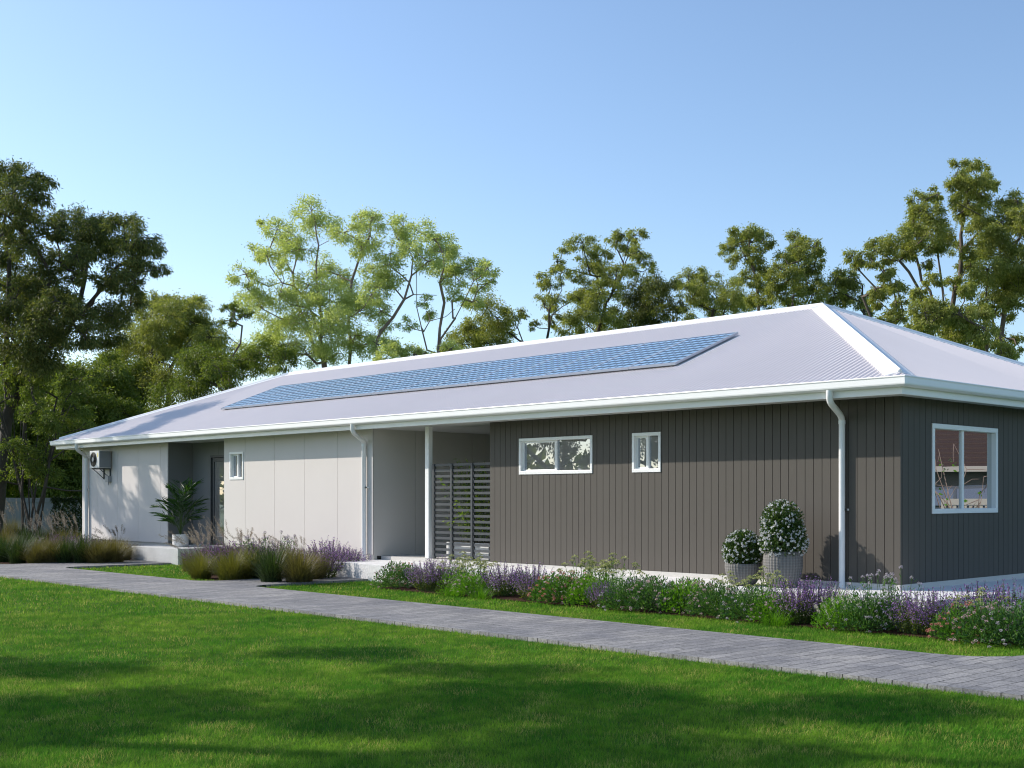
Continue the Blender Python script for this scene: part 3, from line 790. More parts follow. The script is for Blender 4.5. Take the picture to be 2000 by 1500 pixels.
def make_tree(name, label, D, bpx, clumps, leaf, bark, limbs=(), spread=1.5, kd=.6, L=.16, W=.05, group='gum trees growing behind the house', r0=.035, droop=.55, cat='tree', minr=.012, world_clumps=None, flat=.78, rs=1.0):
    sc_ = D / FPX
    base = ground_at(bpx, D)
    root = tag(empty(name, tuple(base)), label, cat, group)
    nodes = [base.copy()]; par = [-1]

    def add_path(i, pts):
        for p in pts:
            nodes.append(np.array(p, float)); par.append(i); i = len(nodes) - 1
        return i
    C = []
    if world_clumps is not None: C = [(np.array(c[:3], float), c[3], c[3] / sc_) for c in world_clumps]
    for c in clumps:
        px, py, r = c[:3]
        dd = rng.uniform(-spread, spread)
        C.append((at(px, py, D + dd), r * sc_ * 1.2 * rs, r))
    zc = np.array([c[0] for c in C])
    # trunk up to the first fork
    top = zc.mean(0); zlow = np.percentile(zc[:, 2], 15)
    if limbs:
        for k, lim in enumerate(limbs):
            dd0 = rng.uniform(-.4, .4); dd1 = rng.uniform(-spread, spread) * .5
            pts = [at(x, y, D + dd0 + (dd1 - dd0) * j / max(1, len(lim) - 1)) for j, (x, y) in enumerate(lim)]
            p0 = pts[0]
            if k == 0 or True:
                # nearest existing node below, else from the base
                nd = np.array(nodes); cost = np.linalg.norm(nd - p0, axis=1) + 3 * np.maximum(0, nd[:, 2] - p0[2])
                i = int(cost.argmin()); i = i if np.linalg.norm(nd[i] - p0) < .8 else 0; a = nodes[i]; n = max(1, int(np.linalg.norm(p0 - a) / 1.2))
                mid = [a + (p0 - a) * (j / n) + rng.normal(0, .06, 3) * np.array([1, 1, 0]) for j in range(1, n)]
                i = add_path(i, mid)
            # subdivide limb
            q = []
            for a, b in zip(pts[:-1], pts[1:]):
                n = max(1, int(np.linalg.norm(b - a) / .6)); q += [a + (b - a) * (j / n) + rng.normal(0, .03, 3) for j in range(n)]
            add_path(i, q + [pts[-1]])
    else:
        fork = base * .55 + np.array([top[0], top[1], 0]) * .45; fork[2] = max(ZG + 1.5, zlow - .4 * (top[2] - zlow) - .5)
        n = 5; add_path(0, [base + (fork - base) * (j / n) + rng.normal(0, .08, 3) * np.array([1, 1, 0]) for j in range(1, n + 1)])
    order = np.argsort([np.min(np.linalg.norm(np.array(nodes) - c[0], axis=1)) for c in C])
    tips = []
    for ci in order:
        c, r, rp = C[ci]
        nd = np.array(nodes); dv = nd - c; dist = np.linalg.norm(dv, axis=1)
        cost = dist * 1.0 + 1.4 * np.maximum(0, dv[:, 2] + .25 * dist)
        cost[0] += 2.5
        i = int(cost.argmin()); a = nodes[i]; L_ = np.linalg.norm(c - a)
        n = max(2, int(L_ / .45)); jit = rng.normal(0, .08 * L_ ** .7, 3); sag = rng.uniform(-.02, .10) * L_
        pts = []
        for j in range(1, n + 1):
            t = j / n; pts.append(a + (c - a) * t + jit * math.sin(PI * t) - np.array([0, 0, sag * math.sin(PI * t)]) + rng.normal(0, .025, 3))
        tip = add_path(i, pts); tips.append((tip, c, r, rp))
    # leaves and twigs
    LV = []
    for tip, c, r, rp in tips:
        nt = int(np.clip(rp / 2.6, 5, 22))
        d = rand_dirs(nt); rad = r * rng.uniform(.35, 1.0, nt)[:, None] ** .6
        tw = c + d * rad * np.array([1, 1, flat])
        for k in range(0, nt, 2):
            add_path(tip, [c + (tw[k] - c) * .5 + rng.normal(0, .03, 3), tw[k]])
        N = max(40, int(kd * KD * rp * rp)); idx = rng.integers(0, nt, N)
        sp = r * .22
        P = tw[idx] + rng.normal(0, 1, (N, 3)) * sp * np.array([1, 1, .75])
        out_ = unit(P - c)
        dr = out_ * .45 + rand_dirs(N) * .6 + np.array([0, 0, -droop])
        LV.append(leaf_quads(P, dr, L * .66 * rng.uniform(.6, 1.35, N), W * .66 * rng.uniform(.7, 1.3, N)))
    np_mesh('crown', np.concatenate(LV) - base, 4, leaf, root)
    # branch radii from the number of tips each carries
    n = len(nodes); cnt = np.zeros(n); has = np.zeros(n, bool)
    for i in range(n):
        if par[i] >= 0: has[par[i]] = True
    cnt[~has] = 1
    for i in range(n - 1, 0, -1): cnt[par[i]] += cnt[i]
    rad = np.maximum(minr, r0 * (cnt * .45) ** .5 * .36)
    rad = np.minimum(rad, .42)
    NP_ = np.array(nodes); ii = np.arange(1, n); pp = np.array(par[1:])
    A, B = NP_[pp], NP_[ii]; ra, rb = np.minimum(rad[pp], rad[ii] * 1.25), rad[ii]
    dvec = unit(B - A); ref = np.where(np.abs(dvec[:, 2:3]) < .9, np.array([[0, 0, 1.0]]), np.array([[1.0, 0, 0]]))
    u = unit(np.cross(dvec, ref)); v2 = np.cross(dvec, u); m6 = 7
    ang = np.arange(m6) * 2 * PI / m6
    ringA = A[:, None] - dvec[:, None] * .02 + ra[:, None, None] * (u[:, None] * np.cos(ang)[None, :, None] + v2[:, None] * np.sin(ang)[None, :, None])
    ringB = B[:, None] + dvec[:, None] * .02 + rb[:, None, None] * (u[:, None] * np.cos(ang)[None, :, None] + v2[:, None] * np.sin(ang)[None, :, None])
    V = np.concatenate([ringA, ringB], 1).reshape(-1, 3) - base
    j = np.arange(m6); q = np.stack([j, (j + 1) % m6, m6 + (j + 1) % m6, m6 + j], 1)
    F = ((np.arange(len(ii)) * 2 * m6)[:, None, None] + q[None]).reshape(-1, 4)
    np_mesh('trunk', V, 4, bark, root, True, F)
    return root


def zoomed(lst, ox, oy, s): return [(ox + a * s, oy + b * s, r * s) for a, b, r in lst]
def zl(lims, ox, oy, s): return [[(ox + a * s, oy + b * s) for a, b in l] for l in lims]


R1 = (0, 300, .26667); R2 = (400, 380, .325); R3 = (1000, 300, .26667); R4 = (1500, 300, .26667)
T1 = [(60, 130, 90), (200, 180, 100), (300, 200, 80), (100, 280, 120), (250, 290, 90), (200, 400, 110), (60, 450, 100), (230, 500, 90), (150, 590, 80), (40, 560, 60), (-80, 300, 140), (-120, 500, 140), (-60, 700, 140), (-160, 900, 150),
      (200, 690, 110), (330, 740, 80), (430, 790, 70), (80, 760, 90), (500, 800, 90), (500, 520, 110), (600, 500, 110), (440, 560, 80), (400, 610, 50), (560, 640, 110), (680, 570, 110), (800, 560, 110),
      (900, 520, 100), (720, 680, 100), (850, 650, 110), (1000, 620, 110), (1080, 680, 80), (950, 710, 80), (560, 740, 90), (640, 770, 60), (880, 850, 100), (950, 880, 110), (900, 970, 100), (980, 980, 70), (1090, 840, 70),
      (1170, 850, 60), (640, 920, 60), (750, 960, 60), (350, 830, 70), (540, 920, 60), (100, 900, 150), (250, 930, 150), (350, 1000, 130), (420, 1080, 110), (100, 1050, 150), (250, 1100, 150), (480, 1130, 110), (150, 1200, 160),
      (350, 1230, 150), (550, 1170, 90), (700, 1200, 110), (850, 1180, 120), (950, 1130, 90), (500, 1300, 110), (300, 1370, 140), (100, 1350, 140), (620, 1330, 110), (780, 1320, 110), (60, 1500, 140), (260, 1520, 130)]
L1 = [[(60, 1900), (180, 1560), (420, 1340), (600, 1180), (680, 1100)], [(420, 1340), (500, 1150), (590, 1060), (625, 900), (640, 770)], [(600, 1180), (690, 1080), (770, 940), (870, 840), (990, 760)], [(60, 1900), (40, 1500), (60, 1000), (60, 750), (20, 600), (50, 400)]]
make_tree('gum_tree', 'big dark gum tree at the left edge, overhanging the low end of the roof', 38, -10, zoomed(T1, *R1), LM['dark'], M['bark_dark'], zl(L1, *R1), spread=2.2, kd=.48, L=.17, W=.045, rs=1.0)
T2 = [(1100, 1090, 70), (1200, 1080, 80), (1130, 1160, 100), (1230, 1180, 110), (1330, 1130, 90), (1420, 1120, 90), (1480, 1170, 90), (1380, 1230, 120), (1500, 1270, 90), (1250, 1290, 120), (1400, 1350, 130), (1550, 1340, 100),
      (1150, 1350, 120), (1600, 1430, 100), (1300, 1430, 120), (1050, 1280, 90), (1100, 1450, 110), (980, 1380, 120), (900, 1500, 140), (1050, 1560, 130), (1250, 1560, 130), (1420, 1500, 120), (1550, 1500, 110), (1180, 1680, 120), (1000, 1700, 130), (820, 1640, 130)]
make_tree('gum_tree', 'olive rounded gum tree between the big dark tree and the bright open tree', 50, 330, zoomed(T2, *R1), LM['olive'], M['bark_dark'], spread=2.0, kd=.62, L=.19, W=.05)
T3 = [(640, 110, 90), (440, 220, 80), (345, 185, 35), (560, 260, 90), (700, 190, 90), (850, 230, 80), (1000, 130, 80), (930, 140, 40), (1000, 250, 90), (950, 330, 60), (420, 350, 80), (310, 350, 60), (250, 480, 70), (250, 570, 50), (450, 420, 50), (570, 330, 70),
      (700, 430, 80), (620, 540, 100), (450, 600, 100), (350, 680, 100), (250, 660, 70), (800, 480, 70), (900, 600, 110), (750, 640, 120), (620, 680, 100), (550, 760, 100), (800, 760, 110), (930, 700, 80), (1000, 600, 70),
      (700, 850, 110), (450, 780, 90), (900, 850, 90), (500, 900, 90), (350, 900, 80), (230, 950, 80), (620, 960, 80), (800, 950, 90), (980, 900, 80), (400, 1010, 70)]
L3 = [[(720, 1000), (640, 870), (570, 770), (510, 680)], [(720, 1000), (700, 850), (640, 700), (600, 620)], [(540, 545), (460, 535), (395, 430), (375, 370)], [(640, 870), (560, 640), (530, 470), (480, 395)], [(530, 470), (550, 420), (550, 370)],
      [(880, 900), (860, 700), (870, 520), (930, 400), (980, 300)], [(700, 850), (680, 560), (665, 420), (685, 310), (670, 240)], [(685, 310), (740, 280)], [(460, 535), (380, 545), (300, 510)]]
make_tree('gum_tree', 'bright yellow green open gum tree rising above the left of the roof', 46, 640, zoomed(T3, *R2), LM['light'], M['bark_pale'], zl(L3, *R2), spread=1.8, rs=.98, kd=.46, L=.16, W=.05, droop=.25)
T3b = [(1190, 190, 70), (1150, 260, 60), (1300, 230, 80), (1380, 270, 90), (1250, 330, 70), (1430, 340, 70), (1350, 400, 80), (1440, 440, 80), (1120, 350, 70), (1080, 420, 80), (1030, 480, 80), (1100, 520, 80), (1050, 560, 70), (1500, 480, 80),
       (1560, 450, 70), (1620, 440, 70), (1700, 440, 50), (1640, 540, 70), (1600, 640, 60), (1500, 600, 50), (1330, 640, 40), (1330, 700, 50), (1060, 700, 60), (1220, 780, 50), (1470, 320, 60), (1740, 510, 30), (1090, 800, 60)]
L3b = [[(1400, 960), (1420, 800), (1440, 650), (1420, 530), (1440, 430)], [(1400, 960), (1420, 860), (1500, 740), (1570, 630), (1620, 520), (1600, 430)], [(1340, 930), (1310, 800), (1275, 680), (1265, 520), (1270, 420)], [(1020, 900), (1060, 820), (1130, 740), (1200, 620), (1235, 480), (1250, 380)],
       [(1200, 620), (1260, 600), (1390, 605)], [(1230, 530), (1180, 480), (1110, 430)], [(1500, 740), (1490, 650), (1450, 560)], [(1310, 820), (1350, 760), (1440, 735), (1500, 690)]]
make_tree('gum_tree', 'thin multi trunk gum tree with bare reddish limbs beside the bright open tree', 46, 850, zoomed(T3b, *R2), LM['light'], M['bark_pale'], zl(L3b, *R2), spread=1.6, rs=.95, kd=.44, L=.16, W=.05, droop=.3)
T4 = [(1700, 680, 80), (1750, 740, 90), (1680, 800, 80), (1780, 820, 70), (1640, 860, 60), (1850, 720, 50), (1920, 700, 40), (1700, 880, 80), (1560, 870, 80), (1480, 880, 70), (1600, 780, 60), (1800, 900, 60)]
make_tree('gum_tree', 'small olive gum tree just right of the thin multi trunk tree', 50, 970, zoomed(T4, *R2), LM['olive'], M['bark_dark'], zl([[(1900, 880), (1885, 800), (1890, 740)], [(1900, 880), (1830, 830)]], *R2), spread=1.2, kd=.6)
T5 = [(200, 920, 60), (290, 960, 60), (230, 1090, 70), (330, 1070, 60), (170, 1260, 40), (380, 700, 50), (330, 800, 55), (360, 880, 60), (510, 650, 70), (580, 690, 60), (550, 780, 60), (660, 750, 60), (480, 900, 60), (560, 850, 70), (680, 870, 80), (760, 890, 80),
      (820, 850, 60), (880, 850, 50), (820, 600, 60), (900, 600, 60), (760, 650, 60), (840, 690, 70), (930, 720, 60), (980, 770, 50), (1010, 830, 40), (530, 980, 80), (560, 1060, 90), (480, 1050, 60), (640, 1020, 80), (740, 980, 80), (420, 1180, 70), (420, 1280, 80),
      (520, 1180, 90), (620, 1150, 90), (560, 1260, 90), (700, 1230, 90), (300, 1240, 40), (300, 1180, 50)]
L5 = [[(255, 1380), (270, 1280), (262, 1150), (290, 1020)], [(640, 1300), (690, 1080), (620, 900), (520, 780), (515, 690)], [(690, 1080), (800, 900), (815, 800), (780, 720)], [(620, 900), (450, 860), (370, 840)], [(815, 800), (840, 720), (860, 620)]]
make_tree('gum_tree', 'tall ragged olive gum tree behind the middle of the roof, two peaks', 50, 1120, zoomed(T5, *R3), LM['olive'], M['bark_dark'], zl(L5, *R3), spread=1.8, kd=.62)
T6 = [(800, 1180, 90), (850, 1050, 90), (950, 960, 90), (1050, 930, 80), (1000, 1060, 100), (930, 1150, 90), (1100, 1080, 90), (1050, 1180, 90), (1150, 960, 80), (1150, 1150, 80), (1250, 1110, 50), (880, 1230, 80), (750, 1260, 80), (1000, 1250, 80)]
make_tree('gum_tree', 'low dense dark olive gum tree right of the tall ragged one', 54, 1265, zoomed(T6, *R3), LM['dark'], M['bark_dark'], spread=1.5, kd=.66, L=.19, W=.055)
T7 = [(1330, 860, 60), (1290, 920, 70), (1400, 930, 80), (1450, 900, 60), (1260, 980, 60), (1350, 1000, 80), (1430, 1020, 70), (1400, 1110, 90), (1330, 1060, 60), (1500, 1050, 70), (1480, 1140, 80), (1580, 960, 80), (1650, 1000, 90), (1700, 1080, 90), (1620, 1100, 80), (1560, 1130, 80), (1300, 1180, 60)]
make_tree('gum_tree', 'mid olive gum tree with a low uneven top left of the tall slim tree', 52, 1385, zoomed(T7, *R3), LM['olive'], M['bark_dark'], spread=1.5, kd=.6)
T8 = [(1640, 590, 60), (1740, 560, 70), (1810, 560, 60), (1580, 700, 60), (1650, 660, 60), (1760, 650, 80), (1850, 640, 60), (1620, 780, 50), (1700, 760, 60), (1830, 740, 70), (1770, 850, 70), (1860, 860, 60), (1740, 920, 60), (1820, 950, 60), (1870, 1000, 60), (1790, 1050, 70), (1860, 1100, 70)]
make_tree('gum_tree', 'tall slim gum tree with a round tuft on top, left of the roof peak', 47, 1468, zoomed(T8, *R3), LM['olive'], M['bark'], zl([[(1800, 1150), (1800, 1000), (1780, 880), (1740, 740), (1740, 640)]], *R3), spread=1.1, kd=.62)
T9 = [(180, 610, 60), (220, 680, 60), (290, 650, 60), (350, 680, 50), (380, 740, 50), (300, 740, 70), (200, 760, 80), (120, 760, 60), (100, 840, 70), (250, 840, 90), (340, 830, 60), (150, 920, 90), (280, 930, 90), (50, 940, 70), (60, 1030, 80), (180, 1040, 90), (320, 1040, 80), (360, 980, 50)]
make_tree('gum_tree', 'full olive gum tree directly left of the roof peak', 46, 1550, zoomed(T9, *R4), LM['olive'], M['bark'], spread=1.3, kd=.64)
T9b = [(530, 860, 40), (520, 920, 70), (460, 950, 60), (590, 910, 60), (560, 1000, 90), (480, 1020, 70), (600, 1060, 70), (660, 1090, 60), (530, 1100, 80), (440, 1090, 60), (720, 1060, 50), (740, 1140, 50)]
make_tree('gum_tree', 'small olive gum tree directly right of the roof peak', 46, 1650, zoomed(T9b, *R4), LM['olive'], M['bark_dark'], zl([[(700, 1180), (695, 1050), (690, 960), (650, 890)]], *R4), spread=1.0, kd=.6)
T10 = [(620, 760, 55), (690, 750, 55), (640, 820, 40), (780, 700, 60), (760, 780, 50), (850, 680, 70), (880, 760, 60), (960, 640, 90), (850, 850, 60), (1050, 600, 90), (1000, 700, 80), (1100, 520, 90), (1050, 700, 70), (1180, 560, 100), (1250, 620, 90), (1180, 680, 80),
       (1280, 540, 60), (1120, 430, 80), (1070, 480, 60), (1200, 440, 70), (1100, 340, 60), (1180, 310, 60), (1240, 300, 40), (880, 900, 60), (900, 960, 70), (850, 1020, 70), (950, 1000, 60), (790, 1000, 50), (800, 1080, 60), (960, 1090, 50), (900, 1160, 70), (850, 1220, 50), (980, 1190, 50), (1140, 800, 50)]
L10 = [[(1300, 1180), (1280, 1000), (1260, 850), (1240, 740), (1200, 640)], [(1300, 1180), (1160, 1080), (1110, 990), (1040, 870), (960, 780), (900, 720)], [(1200, 1090), (1190, 1000), (1140, 930), (1110, 850), (1080, 740)], [(700, 1040), (820, 980)], [(940, 1280), (935, 1100), (920, 980)]]
make_tree('gum_tree', 'leaning olive gum tree with bare curved limbs right of the roof', 40, 1845, zoomed(T10, *R4), LM['olive'], M['bark'], zl(L10, *R4), spread=1.5, kd=.58, L=.15)
T11 = [(1400, 100, 55), (1480, 90, 55), (1560, 110, 45), (1420, 180, 80), (1520, 200, 90), (1610, 190, 60), (1650, 240, 45), (1370, 230, 60), (1450, 270, 80), (1560, 290, 70), (1380, 360, 55), (1480, 360, 80), (1560, 370, 60), (1400, 430, 60), (1480, 450, 90), (1600, 470, 100), (1700, 500, 90),
       (1560, 560, 90), (1600, 650, 90), (1480, 720, 60), (1380, 690, 60), (1550, 760, 100), (1450, 830, 60), (1550, 950, 100), (1450, 980, 80), (1350, 950, 60)]
L11 = [[(1330, 1200), (1370, 1020), (1410, 880), (1420, 700), (1410, 600), (1440, 430)], [(1320, 1180), (1290, 1020), (1260, 820)]]
make_tree('gum_tree', 'tallest gum tree at the right, its narrow top highest of all', 42, 1862, zoomed(T11, *R4), LM['olive'], M['bark'], zl(L11, *R4), spread=1.6, kd=.62, L=.15)
T12 = [(1750, 360, 80), (1830, 350, 70), (1850, 440, 80), (1800, 500, 70), (1700, 600, 110), (1850, 620, 120), (1700, 740, 110), (1850, 800, 120), (1600, 850, 110), (1750, 880, 110), (1680, 980, 110), (1830, 980, 110), (1800, 1080, 90), (1600, 1060, 90), (1720, 1180, 60), (1750, 1350, 70),
       (1780, 1440, 70), (1820, 1390, 60), (2000, 500, 120), (2000, 750, 140), (1980, 950, 130), (2120, 620, 130), (2100, 850, 140)]
L12 = [[(1700, 1500), (1710, 1300), (1740, 1100), (1720, 900), (1700, 760)], [(1590, 1200), (1605, 1000), (1620, 800)], [(1700, 1500), (1650, 1200), (1720, 1080)], [(1720, 900), (1850, 600), (1800, 420)]]
make_tree('gum_tree', 'broad olive gum tree cut by the right edge of the picture', 40, 1958, zoomed(T12, *R4), LM['olive'], M['bark'], zl(L12, *R4), spread=2.0, kd=.62, L=.15)
T13 = [(1200, 920, 60), (1450, 980, 60), (1100, 1010, 55), (1130, 1080, 70), (1150, 1160, 90), (1250, 1150, 90), (1080, 1250, 60), (1180, 1250, 90), (1300, 1230, 100), (1400, 1180, 90), (1420, 1280, 90), (1500, 1230, 90), (1550, 1150, 80), (1350, 1330, 80), (1480, 1370, 100), (1600, 1290, 90), (1600, 1400, 90), (1300, 1420, 80), (1700, 1470, 80)]
make_tree('gum_tree', 'bushy low gum tree behind the right roof slope', 36, 1870, zoomed(T13, *R4), LM['olive'], M['bark'], spread=1.4, kd=.64, L=.14)
# low scrub trees that close the gap behind the roof
T14 = [(1040, 900, 60), (1120, 930, 60), (1180, 960, 60), (1250, 960, 60), (1330, 950, 50), (1480, 930, 60), (1080, 980, 60)]
make_tree('bushy_tree', 'low bright bushy tree just above the ridge below the bare reddish limbs', 43, 790, zoomed(T14, *R2), LM['light'], M['bark'], spread=1.0, kd=.6, group=None, L=.14)
T15 = [(150, 760, 45), (240, 720, 40), (190, 690, 35), (130, 690, 35), (330, 960, 90), (250, 1020, 90), (150, 1000, 90), (420, 940, 80), (100, 1060, 90), (0, 980, 110), (-60, 1080, 120), (70, 1150, 110), (-150, 1180, 130), (480, 1000, 70)]
make_tree('bushy_tree', 'mixed green bushy tree beside the left hip of the roof', 44, 470, zoomed(T15, *R2), LM['shrub'], M['bark'], zl([[(150, 1000), (205, 900), (225, 790)], [(205, 900), (150, 860)]], *R2), spread=1.2, kd=.6, group=None, L=.14)
# the dim grove far left, behind the fence
gl = [(20 + 30 * i + rng.uniform(-20, 20), rng.uniform(700, 960), rng.uniform(26, 44)) for i in range(9)] + [(rng.uniform(-60, 330), rng.uniform(720, 965), rng.uniform(28, 44)) for _ in range(80)] + [(100, 940, 26), (95, 915, 26), (62, 950, 28), (112, 925, 24), (30, 945, 28), (140, 940, 26), (165, 930, 24), (75, 925, 26)]
make_tree('bushy_tree', 'dim wide bushy tree behind the grey fence at far left', 47, 130, gl, LM['shrub'], M['bark_dark'], spread=2.5, kd=.6, group=None, L=.19, W=.07)

# far wood all round the plot
nn = 26000; aa = rng.uniform(0, 2 * PI, nn); rr_ = rng.uniform(105, 135, nn)
hh_ = 5.2 + 1.8 * np.sin(aa * 23) + 1.2 * np.sin(aa * 57 + 1) + .8 * np.sin(aa * 131)
P = np.stack([-12 + np.cos(aa) * rr_, 4 + np.sin(aa) * rr_, ZG + hh_ * rng.uniform(0, 1, nn) ** .7], 1)
tag(np_mesh('distant_wood', leaf_quads(P, rand_dirs(nn) + np.array([0, 0, .2]), rng.uniform(1.0, 2.0, nn), rng.uniform(.6, 1.1, nn)), 4, LM['dark']), 'far off band of trees closing the horizon round the plot', 'trees', kind='stuff')

# multi stem shrub tree in front of the fence
ms = []
for _ in range(46):
    ms.append((rng.normal(70, 75), rng.uniform(700, 930), rng.uniform(15, 26)))
lim = []
for k in range(13):
    bx = 58 + rng.uniform(-22, 26); tx = bx + (k - 6) * 13 + rng.uniform(-8, 8)
    lim.append([(bx, 1068), (bx + (tx - bx) * .18, 1000), (bx + (tx - bx) * .5, 900), (tx, 790 + rng.uniform(-20, 30))])
make_tree('multi_stem_shrub', 'tall vase shaped shrub of many thin stems in front of the grey fence', 37.5, 62, ms, LM['shrub'], M['bark_dark'], lim, spread=1.0, kd=.33, group=None, L=.13, W=.05, cat='shrub', r0=.03, minr=.010)

# trees outside the left edge that throw the shade on lawn and wall
def cloud(cx, cy, cz, rx, ry, rz_, n, r):
    d = rand_dirs(n) * (rng.uniform(.15, 1, n)[:, None] ** .5)
    return [(cx + d[i, 0] * rx, cy + d[i, 1] * ry, cz + d[i, 2] * rz_, r * rng.uniform(.7, 1.3)) for i in range(n)]
def cam_pt(rr, D): return CAM + VW * D + RT * rr

def shade_tree(rr, D, h, n, rad, lab, rzz=1.9, kdm=1900, leaf='olive'):
    q = cam_pt(rr, D); bpx = PXC + rr / D * FPX
    wc = cloud(q[0], q[1], h, rad, rad, rzz, n, .52)
    sc_ = D / FPX
    make_tree('shade_tree', lab, D, bpx, [], LM[leaf], M['bark'], world_clumps=wc, kd=kdm * .85 * sc_ * sc_, group='trees beyond the left edge', L=.2, W=.07)
shade_tree(-15.6, 9.8, 7.4, 14, 3.9, 'round shade tree on the lawn beyond the left edge, middle of the near group')
shade_tree(-18.8, 12.4, 8.2, 17, 4.0, 'taller shade tree on the lawn, farthest beyond the left edge')
shade_tree(-11.6, 9.3, 7.8, 13, 3.2, 'smaller shade tree on the lawn, nearest the camera beyond the left edge')
shade_tree(-22.4, 33.2, 7.4, 17, 2.7, 'shade tree beyond the left end of the house', kdm=1100)

# ------------------------------------------------------------------ plants: prototypes are built once, then copied
def root_at(name, p, label, cat, group): return tag(empty(name, tuple(p)), label, cat, group)

PROTO = {}
def catmint(h=.46, r=.42, petal='purple', n=95, leafy='catleaf'):
    stems = []; leaves = []; fl = []
    for i in range(n):
        a = rng.uniform(0, 2 * PI); q = rng.uniform(0, 1) ** .6; b = np.array([math.cos(a), math.sin(a), 0]) * r * q
        top = b * 1.0 + np.array([0, 0, h * (1 - .35 * q * q) * rng.uniform(.78, 1.12)]); base = b * .35
        mid = base + (top - base) * .5 + np.array([0, 0, .04])
        stems.append(([base, mid, top], .0022))
        for t in rng.uniform(.08, .72, 9): leaves.append((base + (top - base) * t, unit(rng.normal(0, 1, 3) + b * 1.2 + np.array([0, 0, .3]))))
        k = 20
        for t in np.linspace(.42, 1.0, k): fl.append((base + (top - base) * t + rng.normal(0, .007, 3), unit(rng.normal(0, 1, 3))))
    return stems, leaves, fl


def stems_mesh(stems, parent, mt, name='stems'):
    mb = MB()
    for p, r in stems: mb.tube(p, r, 3, cap=False)
    return mb.build(name, mt, parent)


